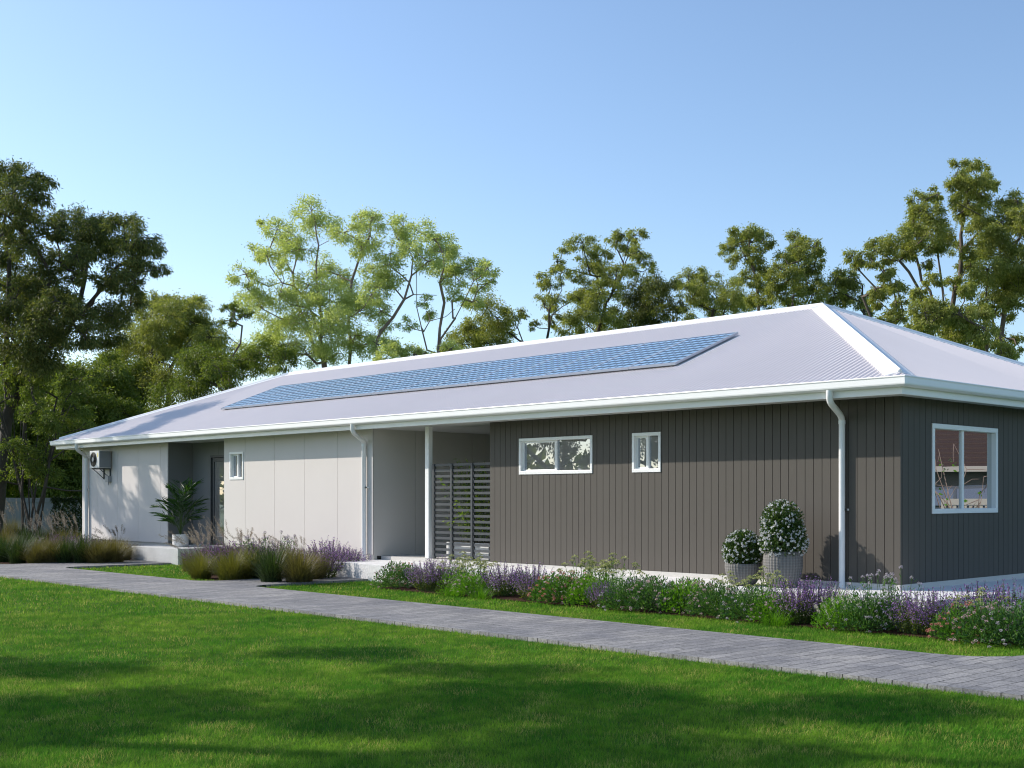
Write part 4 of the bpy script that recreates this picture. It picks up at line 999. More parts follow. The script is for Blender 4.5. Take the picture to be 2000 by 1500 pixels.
def build_plant(kind):
    root = empty(kind); root['category'] = 'plant'
    if kind.startswith('catmint'):
        st, lv, fl = catmint(h=.50 if kind == 'catmint' else .42, n=110)
        stems_mesh(st, root, LM['stem'])
        P = np.array([a for a, b in lv]); d = np.array([b for a, b in lv]); n = len(P)
        np_mesh('foliage', leaf_quads(P, d, rng.uniform(.022, .045, n), rng.uniform(.012, .02, n)), 4, LM['catleaf'], root)
        P = np.array([a for a, b in fl]); d = np.array([b for a, b in fl]); n = len(P)
        np_mesh('flowers', leaf_quads(P, d, rng.uniform(.013, .024, n), rng.uniform(.009, .016, n)), 4, LM['purple' if kind != 'catmint_mauve' else 'mauve'], root)
        return root
    if kind.startswith('bush'):
        _, leafk, petal, nf = {'bush_pink': (0, 'green', 'pink', 75), 'bush_palepink': (0, 'bluegreen', 'palepink', 62), 'bush_grey': (0, 'bluegreen', 'greywhite', 55), 'bush_green': (0, 'lime', 'palepink', 50), 'bush_white': (0, 'lime', 'cream', 0)}[kind]
        h, r = .42, .40; n = 1700
        d = rand_dirs(n); d[:, 2] = np.abs(d[:, 2]); q = rng.uniform(.35, 1, n)[:, None] ** .7
        P = d * q * np.array([r, r, h]); P[:, 2] += .02
        np_mesh('foliage', leaf_quads(P, d * .7 + rand_dirs(n) * .6 + np.array([0, 0, .35]), rng.uniform(.03, .06, n), rng.uniform(.012, .022, n)), 4, LM[leafk], root)
        st = []
        for i in range(46):
            e = rand_dirs(1)[0]; e[2] = abs(e[2]); st.append(([np.zeros(3) + e * .02, e * np.array([r, r, h]) * .6 + np.array([0, 0, .03]), e * np.array([r, r, h]) * 1.0], .0022))
        if nf:
            d = rand_dirs(nf); d[:, 2] = np.abs(d[:, 2]); c = d * np.array([r, r, h]) * rng.uniform(.9, 1.12, nf)[:, None]
            Q = []; D_ = []
            for i in range(nf):
                st.append(([c[i] * .6, c[i]], .0018))
                m_ = 26; e = rand_dirs(m_); e[:, 2] = e[:, 2] * .6 + .2; Q.append(c[i] + e * .010); D_.append(e)
            Q = np.concatenate(Q); D_ = np.concatenate(D_); n = len(Q)
            np_mesh('flowers', leaf_quads(Q, D_, rng.uniform(.010, .017, n), rng.uniform(.008, .013, n)), 4, LM[petal], root)
        if kind == 'bush_white':
            Q = []; D_ = []
            for i in range(46):
                e = rand_dirs(1)[0]; e[2] = abs(e[2]) + .4; e = unit(e); a = e * np.array([r, r, h]) * .85; b = a + unit(e + np.array([0, 0, .7])) * .16
                m_ = 26; t_ = rng.uniform(0, 1, m_)[:, None]; Q.append(a + (b - a) * t_ + rng.normal(0, .008, (m_, 3)) * (1.2 - t_)); D_.append(unit(rng.normal(0, 1, (m_, 3)) + (b - a) * 6))
            Q = np.concatenate(Q); D_ = np.concatenate(D_); n = len(Q)
            np_mesh('flowers', leaf_quads(Q, D_, rng.uniform(.014, .026, n), rng.uniform(.006, .011, n)), 4, LM['cream'], root)
        stems_mesh(st, root, LM['stem'])
        return root
    if kind.startswith('umbel') or kind == 'tall_stem':
        tall = kind == 'tall_stem'
        h, r, n = (.70, .26, 15) if tall else (.60, .36, 27)
        st = []; Q = []; D_ = []; lp = []; ld = []
        for i in range(n):
            a = rng.uniform(0, 2 * PI); q = rng.uniform(0, 1) ** .6; b = np.array([math.cos(a), math.sin(a), 0]) * r * q
            top = b * 1.15 + np.array([0, 0, h * rng.uniform(.68, 1.05) * (1 - .2 * q)]); base = b * .45
            st.append(([base, base + (top - base) * .5 + rng.normal(0, .01, 3), top], .003))
            rad = rng.uniform(.026, .046) * (.55 if tall else 1); m_ = 46
            e = rng.normal(0, 1, (m_, 3)); e[:, 2] = 0; e = unit(e) * (rng.uniform(0, 1, m_)[:, None] ** .5) * rad
            p = top + e; p[:, 2] += .018 - (np.linalg.norm(e, axis=1) / rad) ** 2 * .02
            if tall: p[:, 2] += rng.uniform(-.012, .012, m_)
            Q.append(p); D_.append(unit(e + rng.normal(0, .4, (m_, 3)) * rad + np.array([0, 0, .01])))
            for j in range(7): st.append(([top - np.array([0, 0, .03]), top + e[j]], .0012))
            for t in rng.uniform(.1, .8 if not tall else .95, 20 if tall else 26):
                lp.append(base + (top - base) * t + rng.normal(0, .02, 3)); ld.append(unit(rng.normal(0, 1, 3) + np.array([0, 0, .5])))
        if not tall:
            for i in range(900):
                e = rand_dirs(1)[0]; e[2] = abs(e[2]); lp.append(e * np.array([r * 1.15, r * 1.15, h * .62]) * rng.uniform(.4, 1)); ld.append(unit(e + rng.normal(0, .6, 3) + np.array([0, 0, .4])))
        stems_mesh(st, root, LM['stem'])
        lp = np.array(lp); ld = np.array(ld); n = len(lp)
        np_mesh('foliage', leaf_quads(lp, ld, rng.uniform(.035, .08, n), rng.uniform(.007, .014, n)), 4, LM['lime' if not tall else 'green'], root)
        if tall:
            for q_, e_ in zip(Q, D_): np_mesh('flower_head', leaf_quads(q_, e_, rng.uniform(.008, .014, len(q_)), rng.uniform(.007, .011, len(q_))), 4, LM['greywhite'], root)
            return root
        Q = np.concatenate(Q); D_ = np.concatenate(D_); n = len(Q)
        np_mesh('flowers', leaf_quads(Q, D_, rng.uniform(.014, .024, n), rng.uniform(.010, .016, n)), 4, LM['umbel'], root)
        return root
    # grasses
    spec = {'olive_tuft': (1100, .46, .42, 'oliveblade', 0), 'brown_tuft': (1100, .48, .46, 'brownblade', 0), 'dark_sedge': (480, .62, .44, 'sedge', 0), 'plume_grass': (620, .62, .34, 'brownblade', 10), 'tall_plume': (650, .70, .36, 'brownblade', 13), 'fine_plume': (520, .45, .28, 'oliveblade', 12),
            'edge_blades': (260, .22, .3, 'lime_', 0)}[kind]
    nb, h, sp, mk, npl = spec
    a = rng.uniform(0, 2 * PI, nb); q = rng.uniform(0, 1, nb) ** .7
    P = np.stack([np.cos(a) * q * .15, np.sin(a) * q * .15, np.zeros(nb)], 1)
    a2 = a + rng.normal(0, .5, nb); ln = sp * q * rng.uniform(.5, 1.3, nb)
    lean = np.stack([np.cos(a2) * ln, np.sin(a2) * ln, np.zeros(nb)], 1)
    wd = {'dark_sedge': .011}.get(kind, .0055)
    V, F = blades(P, h * rng.uniform(.38, 1.12, nb), wd * rng.uniform(.7, 1.3, nb), lean, 4)
    np_mesh('blades', V, 4, LM['lime'] if mk == 'lime_' else LM[mk], root, False, F)
    if npl:
        Q = []; D_ = []; st = []
        for i in range(npl):
            a = rng.uniform(0, 2 * PI); ln = rng.uniform(.1, .42); H = h * rng.uniform(1.25, 1.75); wind = np.array([-.16, -.05, 0]) * rng.uniform(.4, 1.4)
            b = np.array([math.cos(a), math.sin(a), 0]) * .06; tip = np.array([math.cos(a) * ln, math.sin(a) * ln, H]) + wind
            pts = [b + (tip - b) * t + np.array([0, 0, .10 * math.sin(PI * t)]) for t in (0, .35, .7, 1.0)]; pts[3] = pts[3] + wind * .5 - np.array([0, 0, .03])
            st.append((pts, .0018))
            m_ = 110; t = rng.uniform(0, 1, m_); s0, s1 = pts[2], pts[3] + (pts[3] - pts[2]) * .35
            p = s0 + (s1 - s0) * t[:, None]; fl = .6 + .4 * np.sin(PI * t)
            dd = unit((s1 - s0)) * .8 + rng.normal(0, .45, (m_, 3)) + np.array([-.25, 0, -.25])
            Q.append(p + rng.normal(0, .008, (m_, 3))); D_.append(dd)
        stems_mesh(st, root, LM['plume'], 'stems')
        Q = np.concatenate(Q); D_ = np.concatenate(D_); n = len(Q)
        np_mesh('plumes', leaf_quads(Q, D_, rng.uniform(.02, .055, n), rng.uniform(.003, .006, n)), 4, LM['plume'], root)
    return root


def plant(kind, px, y, label, s=1.0, name=None, group=None):
    x = on_y(px, y)
    return plant_xy(kind, x, y, label, s * (1.03 if px > 740 else 1.0), name, group)


NAMES = {'catmint': 'catmint_plant', 'catmint_mauve': 'mauve_flower_plant', 'bush_pink': 'pink_flower_bush', 'bush_palepink': 'pale_pink_flower_bush', 'bush_grey': 'lilac_grey_flower_bush', 'bush_green': 'green_border_bush', 'bush_white': 'white_plume_bush', 'umbel': 'umbel_flower_plant',
         'tall_stem': 'tall_flower_stalks', 'olive_tuft': 'olive_grass_tuft', 'brown_tuft': 'brown_grass_tuft', 'dark_sedge': 'dark_sedge_tuft', 'plume_grass': 'plume_grass', 'tall_plume': 'tall_plume_grass', 'fine_plume': 'fine_plume_grass', 'edge_blades': 'strappy_leaf_plant'}
GROUPS = {'catmint': 'purple catmint plants', 'catmint_mauve': 'mauve flowering plants', 'bush_pink': 'coral pink flower bushes', 'bush_palepink': 'pale pink flower bushes', 'bush_grey': 'lilac grey flower bushes', 'bush_green': 'green border bushes', 'umbel': 'lime umbel plants', 'tall_stem': 'tall flower stalks',
          'olive_tuft': 'olive grass tufts', 'brown_tuft': 'brown grass tufts', 'dark_sedge': 'dark sedge tufts', 'plume_grass': 'plume grasses', 'tall_plume': 'plume grasses', 'fine_plume': 'plume grasses', 'edge_blades': 'strappy leaf plants'}


def plant_xy(kind, x, y, label, s=1.0, name=None, group=None, z=None):
    if 'tuft' in kind or 'sedge' in kind: s *= .90
    loc = (x, y, ZG + .01 if z is None else z); rz = rng.uniform(0, 2 * PI) if 'plume' not in kind else rng.uniform(-.5, .5)
    if kind not in PROTO:
        r = build_plant(kind); r.name = NAMES[kind]; PROTO[kind] = r; r.location = loc; r.rotation_euler = (0, 0, rz); r.scale = (s, s, s)
    else: r = copy_thing(PROTO[kind], loc, rz, s)
    r['label'] = label; r['category'] = 'grass' if ('tuft' in kind or 'plume' in kind or 'sedge' in kind) else 'plant'
    if kind in GROUPS: r['group'] = GROUPS[kind]
    return r


# front border, from left to right
plant('bush_palepink', 775, -1.75, 'pale pink flowering bush at the left end of the front border', .95)
plant('bush_pink', 792, -1.45, 'pink flecked bush behind the leftmost bush of the front border', .85)
plant('catmint', 835, -1.80, 'purple catmint between the leftmost bush and the lime umbels under the white post', .95)
plant('catmint', 862, -1.45, 'purple catmint at the back of the border below the slatted screen', 1.0)
plant('umbel', 905, -1.75, 'lime umbel plant in the border below the right half of the screen', 1.0)
plant('umbel', 938, -1.55, 'lime umbel plant where the screen meets the dark wall', .95)
plant('bush_green', 918, -2.0, 'bright green leafy bush low in front of the lime umbels', .75)
plant('edge_blades', 880, -2.12, 'strappy green blades spilling onto the grass under the lime umbels', 1.0)
plant('edge_blades', 940, -2.12, 'strappy green blades left of the dim purple catmint', 1.0)
plant('catmint', 985, -1.6, 'dim purple catmint just left of the wide window', .95)
plant('catmint', 1042, -1.78, 'bright purple catmint below the left side of the wide window', 1.0)
plant('bush_palepink', 1020, -1.35, 'pale pink bush hidden behind the two purple catmints by the wide window', .8)
plant('bush_pink', 1085, -1.9, 'coral pink flowering bush below the middle of the wide window', .95)
plant('bush_pink', 1122, -1.7, 'coral pink flowering bush below the right edge of the wide window', .95)
plant('umbel', 1150, -1.45, 'tall lime umbel plant right of the coral pink bushes', 1.1)
plant('umbel', 1195, -1.55, 'tall lime umbel plant just left of the small square window', 1.1)
plant('bush_green', 1150, -1.85, 'bright green leafy bush low between coral pink and lilac grey', .85)
plant('catmint', 1178, -1.95, 'small dark purple catmint at the foot of the tall lime umbels', .7)
plant('bush_grey', 1225, -1.95, 'lilac grey flowering bush below the small square window', .95)
plant('bush_palepink', 1280, -1.85, 'pale pink bush just right of the small square window', 1.0)
plant('bush_grey', 1262, -1.45, 'lilac grey bush at the back below the small square window', .95)
plant('bush_green', 1340, -1.75, 'green bush halfway between the small square window and the round pots', .95)
plant('bush_grey', 1345, -1.42, 'lilac grey bush at the back between square window and pots', .95)
plant('bush_palepink', 1400, -1.85, 'pale pink bush below the left edge of the small round pot', .95)
plant('umbel', 1425, -1.6, 'lime umbel plant in front of the small round pot', .85)
plant('bush_grey', 1460, -1.95, 'lilac grey bush in front of the two round pots', .9)
plant('umbel', 1490, -1.62, 'lime umbel plant in front of the large round pot', .98)
plant('bush_green', 1510, -1.95, 'green bush left of the rich purple catmint by the pots', .8)
plant('edge_blades', 1515, -2.2, 'strappy green blades at the grass edge below the large pot', 1.1)
plant('catmint', 1560, -1.8, 'rich purple catmint in front of the right side of the large pot', 1.02)
plant('catmint', 1600, -1.6, 'rich purple catmint left of the downpipe foot', 1.0)
plant('bush_white', 1640, -2.0, 'bush with cream white plumes and fresh green leaves below the downpipe', .80)
plant('bush_white', 1640, -1.55, 'bush with cream white plumes at the back below the downpipe', .85)
plant('bush_grey', 1690, -1.95, 'lilac grey flowering bush right of the downpipe, at the front', .95)
plant('bush_grey', 1735, -1.7, 'lilac grey flowering bush below the dark house corner', .95)
plant('tall_stem', 1700, -1.5, 'tall pale headed stalks left of the dark house corner', .92)
plant('tall_stem', 1760, -1.62, 'tall pale headed stalks in front of the dark house corner', 1.0)
plant('catmint', 1790, -1.85, 'purple catmint just right of the house corner', .95)
plant('catmint', 1835, -1.8, 'purple catmint below the left edge of the big side window', .95)
plant('bush_pink', 1880, -2.0, 'coral pink bush at the right end of the border', .85)
plant('umbel', 1915, -1.8, 'lime umbel plant near the right end of the border', .82)
plant('bush_palepink', 1935, -2.1, 'pale pink bush low at the right end of the border', .95)
plant('catmint', 1915, -1.35, 'purple catmint at the back below the big side window', 1.05)
plant('catmint', 1975, -1.4, 'purple catmint nearest the right edge of the picture', 1.12)
plant('bush_grey', 1990, -2.05, 'lilac grey bush cut by the right edge of the picture', 1.0)

# middle bed between the two doorways
for args in (('olive_tuft', 393, -2.85, 'low rounded olive grass tuft at the left end of the middle bed', 1.25), ('fine_plume', 385, -2.35, 'fine plumed grass behind the leftmost olive tuft', 1.07), ('fine_plume', 372, -1.9, 'fine plumed grass at the corner of the entry step', 1.07),
             ('olive_tuft', 452, -2.75, 'largest yellow olive grass tuft beside the leftmost one', 1.5), ('olive_tuft', 482, -2.35, 'olive grass tuft squeezed between the largest one and the dark sedge', 1.5), ('dark_sedge', 530, -2.6, 'dark green strappy sedge in the middle bed', 1.28),
             ('dark_sedge', 505, -2.2, 'dark green sedge behind the olive tufts of the middle bed', 1.1), ('brown_tuft', 585, -2.3, 'brownish grass tuft right of the dark sedge', 1.55), ('brown_tuft', 560, -1.8, 'brownish grass tuft behind the dark sedge', 1.5), ('brown_tuft', 612, -1.7, 'brownish grass tuft touching the purple catmint', 1.3),
             ('catmint', 630, -1.45, 'purple catmint left of the white terrace corner', 1.2), ('catmint', 655, -.95, 'purple catmint behind the white terrace corner', 1.15), ('catmint', 680, -.75, 'purple catmint against the pale wall by the middle downpipe', 1.1), ('catmint', 640, -.6, 'purple catmint at the back against the pale wall', 1.35),
             ('tall_plume', 402, -1.3, 'tall tan plume grass at the entry, drooping left', .80), ('tall_plume', 442, -.9, 'tall tan plume grass against the edge of the pale wall', .86), ('catmint_mauve', 410, -2.0, 'mauve flowers behind the leftmost olive tuft', 1.4), ('catmint_mauve', 455, -1.9, 'mauve flowers behind the largest olive tuft', 1.55),
             ('catmint_mauve', 497, -1.6, 'mauve flowers behind the olive tuft next to the sedge', 1.5), ('catmint_mauve', 540, -1.2, 'mauve flowers at the back behind the dark sedge', 1.4), ('bush_palepink', 480, -1.3, 'dusty pink bush at the back of the middle bed', 1.3), ('fine_plume', 470, -.7, 'fine plumed grass against the pale wall below the tiny window', 1.11),
             ('fine_plume', 505, -.6, 'fine plumed grass right of the tiny window', 0.98), ('fine_plume', 572, -.7, 'fine plumed grass against the middle of the pale wall', 0.98), ('tall_stem', 545, -1.6, 'dark headed stalks behind the dark sedge', 1.25), ('tall_stem', 505, -1.5, 'dark headed stalks behind the olive tufts', 1.2)):
    plant(*args)

# left bed in the shade
for px, y, k, lab, s in ((5, -3.2, 'dark_sedge', 'dark sedge cut by the left picture edge', 1.4), (35, -3.2, 'dark_sedge', 'dark sedge second along the path from the left picture edge', 1.45), (72, -3.0, 'brown_tuft', 'brown grass tuft third along the path from the left picture edge', 1.6), (100, -2.75, 'brown_tuft', 'brown grass tuft fourth along the path from the left picture edge', 1.6),
                         (128, -2.55, 'dark_sedge', 'dark sedge in the middle of the shaded bed', 1.4), (160, -2.3, 'dark_sedge', 'wide dark sedge below the left downpipe', 1.5), (190, -2.1, 'brown_tuft', 'brown grass tuft below the air conditioner', 1.7), (222, -1.75, 'brown_tuft', 'brown grass tuft beside the entry step', 1.75), (205, -1.4, 'brown_tuft', 'brown grass tuft behind the one beside the entry step', 1.6),
                         (238, -1.25, 'brown_tuft', 'brown grass tuft touching the corner of the entry step', 1.5), (55, -2.4, 'dark_sedge', 'dark sedge behind the path edge, far left', 1.4), (15, -2.4, 'brown_tuft', 'brown grass tuft behind the sedge at the left picture edge', 1.7), (90, -2.1, 'plume_grass', 'short plumed grass in the middle of the shaded bed', 1.2), (118, -1.9, 'plume_grass', 'short plumed grass right of the middle of the shaded bed', 1.2),
                         (110, -1.5, 'catmint_mauve', 'mauve flowers in the shaded bed left of the house corner', 1.6), (140, -1.4, 'catmint_mauve', 'mauve flowers in the shaded bed below the house corner', 1.6), (168, -1.1, 'catmint_mauve', 'mauve flowers at the foot of the left downpipe', 1.5), (205, -.8, 'catmint_mauve', 'mauve flowers at the wall under the air conditioner', 1.4),
                         (240, -.6, 'catmint_mauve', 'mauve flowers at the wall right of the air conditioner', 1.2), (275, -.55, 'catmint_mauve', 'low mauve flowers behind the entry step', 1.0), (222, -.65, 'fine_plume', 'fine plumed grass on the wall under the air conditioner', 1.27), (180, -.8, 'tall_stem', 'umbel headed stalks at the left downpipe', 1.1), (80, -1.7, 'bush_palepink', 'dusty pink bush in the shaded bed', 1.3)):
    plant(k, px, y, lab, s * .84)
# behind: fountain grasses in front of the fence
for px, D, k, lab, s in ((95, 36.5, 'tall_plume', 'fountain grass with tan plumes right of the multi stem shrub', .9), (122, 36, 'tall_plume', 'fountain grass with tan plumes near the dark hedge', .9), (150, 35, 'tall_plume', 'shaded fountain grass against the house corner', .85), (10, 35.5, 'tall_plume', 'shaded fountain grass at the left picture edge', .9),
                         (12, 39, 'tall_plume', 'tall tan grass against the fence at the left picture edge', 1.25), (32, 39, 'tall_plume', 'tall tan grass against the fence left of the multi stem shrub', 1.2), (50, 36.5, 'dark_sedge', 'dark sedge at the foot of the multi stem shrub', 1.2), (75, 36.3, 'dark_sedge', 'dark sedge right of the multi stem shrub stems', 1.1)):
    g_ = ground_at(px, D); plant_xy(k, g_[0], g_[1], lab, s)

# ------------------------------------------------------------------ fence and hedge at the left
fa, fb = ground_at(-120, 43.0), ground_at(170, 41.5)
fence = tag(empty('fence', tuple((fa + fb) / 2)), 'grey vertical board fence behind the multi stem shrub', 'fence')
dirv = unit(fb - fa); nrmv = np.array([-dirv[1], dirv[0], 0]); Lf = np.linalg.norm(fb - fa); ctr = (fa + fb) / 2
def fbox(mb, s0, s1, o0, o1, z0, z1):
    q = lambda s, o, z: fa - ctr + dirv * s + nrmv * o + np.array([0, 0, z])
    mb.add([q(s0, o0, z0), q(s1, o0, z0), q(s1, o1, z0), q(s0, o1, z0), q(s0, o0, z1), q(s1, o0, z1), q(s1, o1, z1), q(s0, o1, z1)], [(0, 3, 2, 1), (4, 5, 6, 7), (0, 1, 5, 4), (1, 2, 6, 5), (2, 3, 7, 6), (3, 0, 4, 7)])
FH = 1.45
mb = MB(); s = 0
while s < Lf: fbox(mb, s, min(Lf, s + .11), -.01, .012, .05, FH - .12); s += .114
mb.build('boards', M['fence'], fence)
mb = MB(); fbox(mb, 0, Lf, -.03, .03, FH - .12, FH); fbox(mb, 0, Lf, -.04, .04, FH, FH + .03); mb.build('top_rail', M['fence'], fence)
for s in np.arange(.02, Lf, 2.2):
    mb = MB(); fbox(mb, s, s + .1, .0125, .11, 0, FH - .01); mb.build('post', M['fence'], fence)
hc = ground_at(146, 38.0)
hedge = tag(empty('hedge', tuple(hc)), 'dark clipped hedge between the fence and the house corner', 'hedge')
n = 5200; P = np.stack([rng.uniform(-.42, .42, n), rng.uniform(-.5, .5, n), rng.uniform(0, 1.42, n)], 1); ax = rng.integers(0, 2, n); sg = rng.choice([-1, 1], n); tp = rng.uniform(0, 1, n) < .2
P[ax == 0, 0] = (sg * .42)[ax == 0]; P[ax == 1, 1] = (sg * .5)[ax == 1]; P[tp, 2] = 1.42; P += rng.normal(0, .035, (n, 3))
ca, sa_ = math.cos(TH), math.sin(TH); P2 = P.copy(); P2[:, 0] = P[:, 0] * RT[0] + P[:, 1] * VW[0]; P2[:, 1] = P[:, 0] * RT[1] + P[:, 1] * VW[1]
np_mesh('foliage', leaf_quads(P2, rand_dirs(n) + np.array([0, 0, .3]), rng.uniform(.06, .11, n), rng.uniform(.03, .05, n)), 4, LM['hedge'], hedge)
mb = MB(); mb.tube([(0, 0, 0), (0, 0, .6), (.05, .02, 1.2)], [.03, .025, .01], 6); mb.build('trunk', M['bark_dark'], hedge)

# ------------------------------------------------------------------ pots
def pot(name, loc, prof, mt, label, n=48):
    r = tag(empty(name, loc), label, 'pot'); mb = MB(); mb.lathe(prof, n); mb.build('vessel', mt, r, smooth=True); return r
# small and large woven planters on the terrace
ps = pot('woven_planter', (-2.10, -.62, ZT), [(.13, 0), (.16, .012), (.21, .08), (.245, .17), (.257, .25), (.255, .295), (.245, .302), (.236, .29), (.23, .26)], M['weave'], 'low round grey woven pot with the shorter white flowered ball shrub')
pl_ = pot('woven_planter', (-1.50, -.52, ZT), [(.19, 0), (.21, .02), (.247, .13), (.267, .27), (.268, .38), (.256, .465), (.247, .48), (.232, .475), (.226, .44)], M['weave'], 'tall barrel shaped grey woven pot with the taller white flowered shrub')
ps['group'] = pl_['group'] = 'round woven pots by the dark wall'
for o, r_, z_ in ((ps, .228, .27), (pl_, .225, .45)):
    mb = MB(); mb.lathe([(r_, z_ - .02), (r_, z_)], 32); mb.build('soil', M['soil'], o)


def topiary(loc, blobs, label, nl, nfl):
    r = tag(empty('flowering_shrub', loc), label, 'shrub', 'white flowered shrubs in the woven pots')
    Ps = []; Ds = []; Fs = []; Fd = []; tot = sum(b[3] ** 2 for b in blobs)
    for (bx, by, bz, br, sq) in blobs:
        m_ = int(nl * br ** 2 / tot); d = rand_dirs(m_); rad = br * rng.uniform(.50, 1.04, m_)[:, None] ** .8 * br ** 0 if False else br * rng.uniform(.58, 1.04, m_)[:, None]; Ps.append(np.array([bx, by, bz]) + d * rad * np.array([1, 1, sq])); Ds.append(d * .6 + rand_dirs(m_) * .7)
        k = int(nfl * br ** 2 / tot); d = rand_dirs(k); c = np.array([bx, by, bz]) + d * br * 1.03 * np.array([1, 1, sq])
        for i in range(k):
            e = rand_dirs(7) * .9 + d[i] * .7; Fs.append(np.repeat(c[i][None], 7, 0)); Fd.append(e)
    P = np.concatenate(Ps); d = np.concatenate(Ds); n = len(P)
    np_mesh('foliage', leaf_quads(P, d, rng.uniform(.025, .05, n), rng.uniform(.014, .026, n)), 4, LM['topiary'], r)
    P = np.concatenate(Fs); d = np.concatenate(Fd); n = len(P)
    np_mesh('flowers', leaf_quads(P, d, rng.uniform(.020, .032, n), rng.uniform(.016, .026, n)), 4, LM['whitepetal'], r)
    mb = MB()
    for a in np.linspace(0, 2 * PI, 7)[:-1]: mb.tube([(0.02 * math.cos(a), .02 * math.sin(a), -.05), (.08 * math.cos(a), .08 * math.sin(a), .12), (.16 * math.cos(a), .16 * math.sin(a), .28)], [.012, .01, .005], 5)
    mb.build('stems', M['bark'], r)
    return r
topiary((-2.10, -.62, ZT + .27), [(0, 0, .20, .272, .98)], 'shorter ball shaped shrub with white flowers in the low woven pot', 6000, 300)
topiary((-1.50, -.52, ZT + .45), [(.01, 0, .15, .315, .80), (0, 0, .30, .285, .9), (-.02, 0, .43, .272, .98)], 'taller shrub with white flowers in the barrel shaped woven pot', 10500, 560)

# palm on the step
pp_ = pot('white_pot', (-19.08, -.42, -.02), [(.15, 0), (.165, .012), (.175, .06), (.178, .27), (.174, .285), (.160, .285), (.155, .26)], surf('white_ceramic', (.74, .71, .68), .5, .04, 8), 'smooth white cylindrical pot on the entry step')
mb = MB(); mb.lathe([(.157, .23), (.157, .255)], 28); mb.build('soil', M['soil'], pp_)
palm = tag(empty('potted_palm', (-19.08, -.42, .235)), 'dark green feathery palm growing in the smooth white pot', 'palm')
V = []; st = []
fr_ = [(-1.0, .3, .62, 1.05), (-.75, .1, .95, 1.2), (-.35, -.2, 1.28, 1.3), (-.05, .25, 1.42, 1.35), (.35, .1, 1.22, 1.3), (.62, -.15, 1.42, 1.45), (.85, .2, .98, 1.2), (.6, .5, .85, 1.1), (-.5, .6, .95, 1.2), (.1, -.6, .95, 1.1), (-.2, .75, 1.05, 1.2), (.9, -.3, .7, 1.0), (-.85, -.35, .8, 1.1), (.35, -.45, 1.15, 1.2), (-.6, -.55, .55, .8), (.55, .0, .5, .7), (-.55, .2, .42, .7), (.15, .2, 1.3, 1.3)]
for u_, v_, hh, ll in fr_:
    # u_ along the picture's horizontal, v_ toward or away
    tip = (RT * u_ * .62 + VW * v_ * .5) + np.array([0, 0, hh * .86]); n_ = 22
    ctrl = np.array([tip[0] * .18, tip[1] * .18, hh * .80])
    prev = None; pts = []
    for t in np.linspace(0, 1, n_): pts.append((1 - t) ** 2 * np.zeros(3) + 2 * t * (1 - t) * ctrl + t * t * tip)
    st.append(([pts[0], pts[6], pts[12], pts[17], pts[21]], .006))
    for i in range(7, n_):
        tt = i / (n_ - 1); d = unit(pts[i] - pts[i - 1]); sd = unit(np.cross(d, np.array([0, 0, 1.0])))
        ln = .34 * math.sin(PI * min(1, (tt - .22) / .85)) + .06
        for s_g in (-1, 1):
            for k in range(1):
                dd = unit(d * .75 + sd * s_g * .8 + np.array([0, 0, -.12]) + rng.normal(0, .12, 3))
                P0 = pts[i][None]; V.append(leaf_quads(P0, dd[None], [ln * rng.uniform(.85, 1.1)], [.028]))
np_mesh('fronds', np.concatenate(V), 4, LM['palm'], palm)
stems_mesh(st, palm, LM['stem'])

# white trough and bamboo behind the screen
tr = tag(empty('planter_trough', (-9.33, .48, 0)), 'white rectangular trough behind the slatted screen', 'planter')
mb = MB(); mb.box(-.62, .62, -.2, .2, 0, .30); mb.build('trough', M['white'], tr, bevel=.008)
mb = MB(); mb.box(-.59, .59, -.17, .17, .3005, .306); mb.build('soil', M['soil'], tr)
for k, (bx, hh, lab) in enumerate(((-9.55, 1.45, 'bamboo clump behind the middle bay of the slatted screen'), (-8.98, 1.42, 'bamboo clump behind the right bay of the slatted screen'), (-9.28, 1.3, 'bamboo poking yellow leaves through the middle of the screen'))):
    r = tag(empty('bamboo', (bx, .46, .305)), lab, 'plant', 'bamboo behind the screen'); st = []; P = []; d = []
    for i in range(13):
        a = rng.uniform(0, 2 * PI); b = np.array([math.cos(a) * .12, math.sin(a) * .1, 0]); tp = b * 2.2 + np.array([rng.normal(0, .1), rng.normal(-.04, .07), hh * rng.uniform(.55, 1.0)])
        st.append(([b, b + (tp - b) * .5 + np.array([0, 0, .05]), tp], .006))
        for t in rng.uniform(.15, 1.02, 46): P.append(b + (tp - b) * t + rng.normal(0, .05, 3)); d.append(unit(np.array([rng.normal(0, 1), rng.normal(-.35, .8), rng.normal(-.15, .4)])))
        for j in range(5): P.append(tp + rng.normal(0, .02, 3)); d.append(unit(np.array([rng.normal(0, .6), rng.normal(0, .6), .8])))
    if k == 2:
        for i in range(14):
            c = np.array([rng.uniform(-.55, .45), -.40, rng.uniform(.25, 1.15)]); st.append(([c + np.array([0, .3, -.1]), c], .003))
            for j in range(6): P.append(c + rng.normal(0, .03, 3)); d.append(unit(np.array([rng.normal(0, 1), -.5, rng.normal(-.2, .3)])))
    P = np.array(P); d = np.array(d); n = len(P)
    np_mesh('leaves', leaf_quads(P, d, rng.uniform(.07, .13, n), rng.uniform(.014, .022, n)), 4, LM['bamboo'], r); stems_mesh(st, r, LM['stem'])

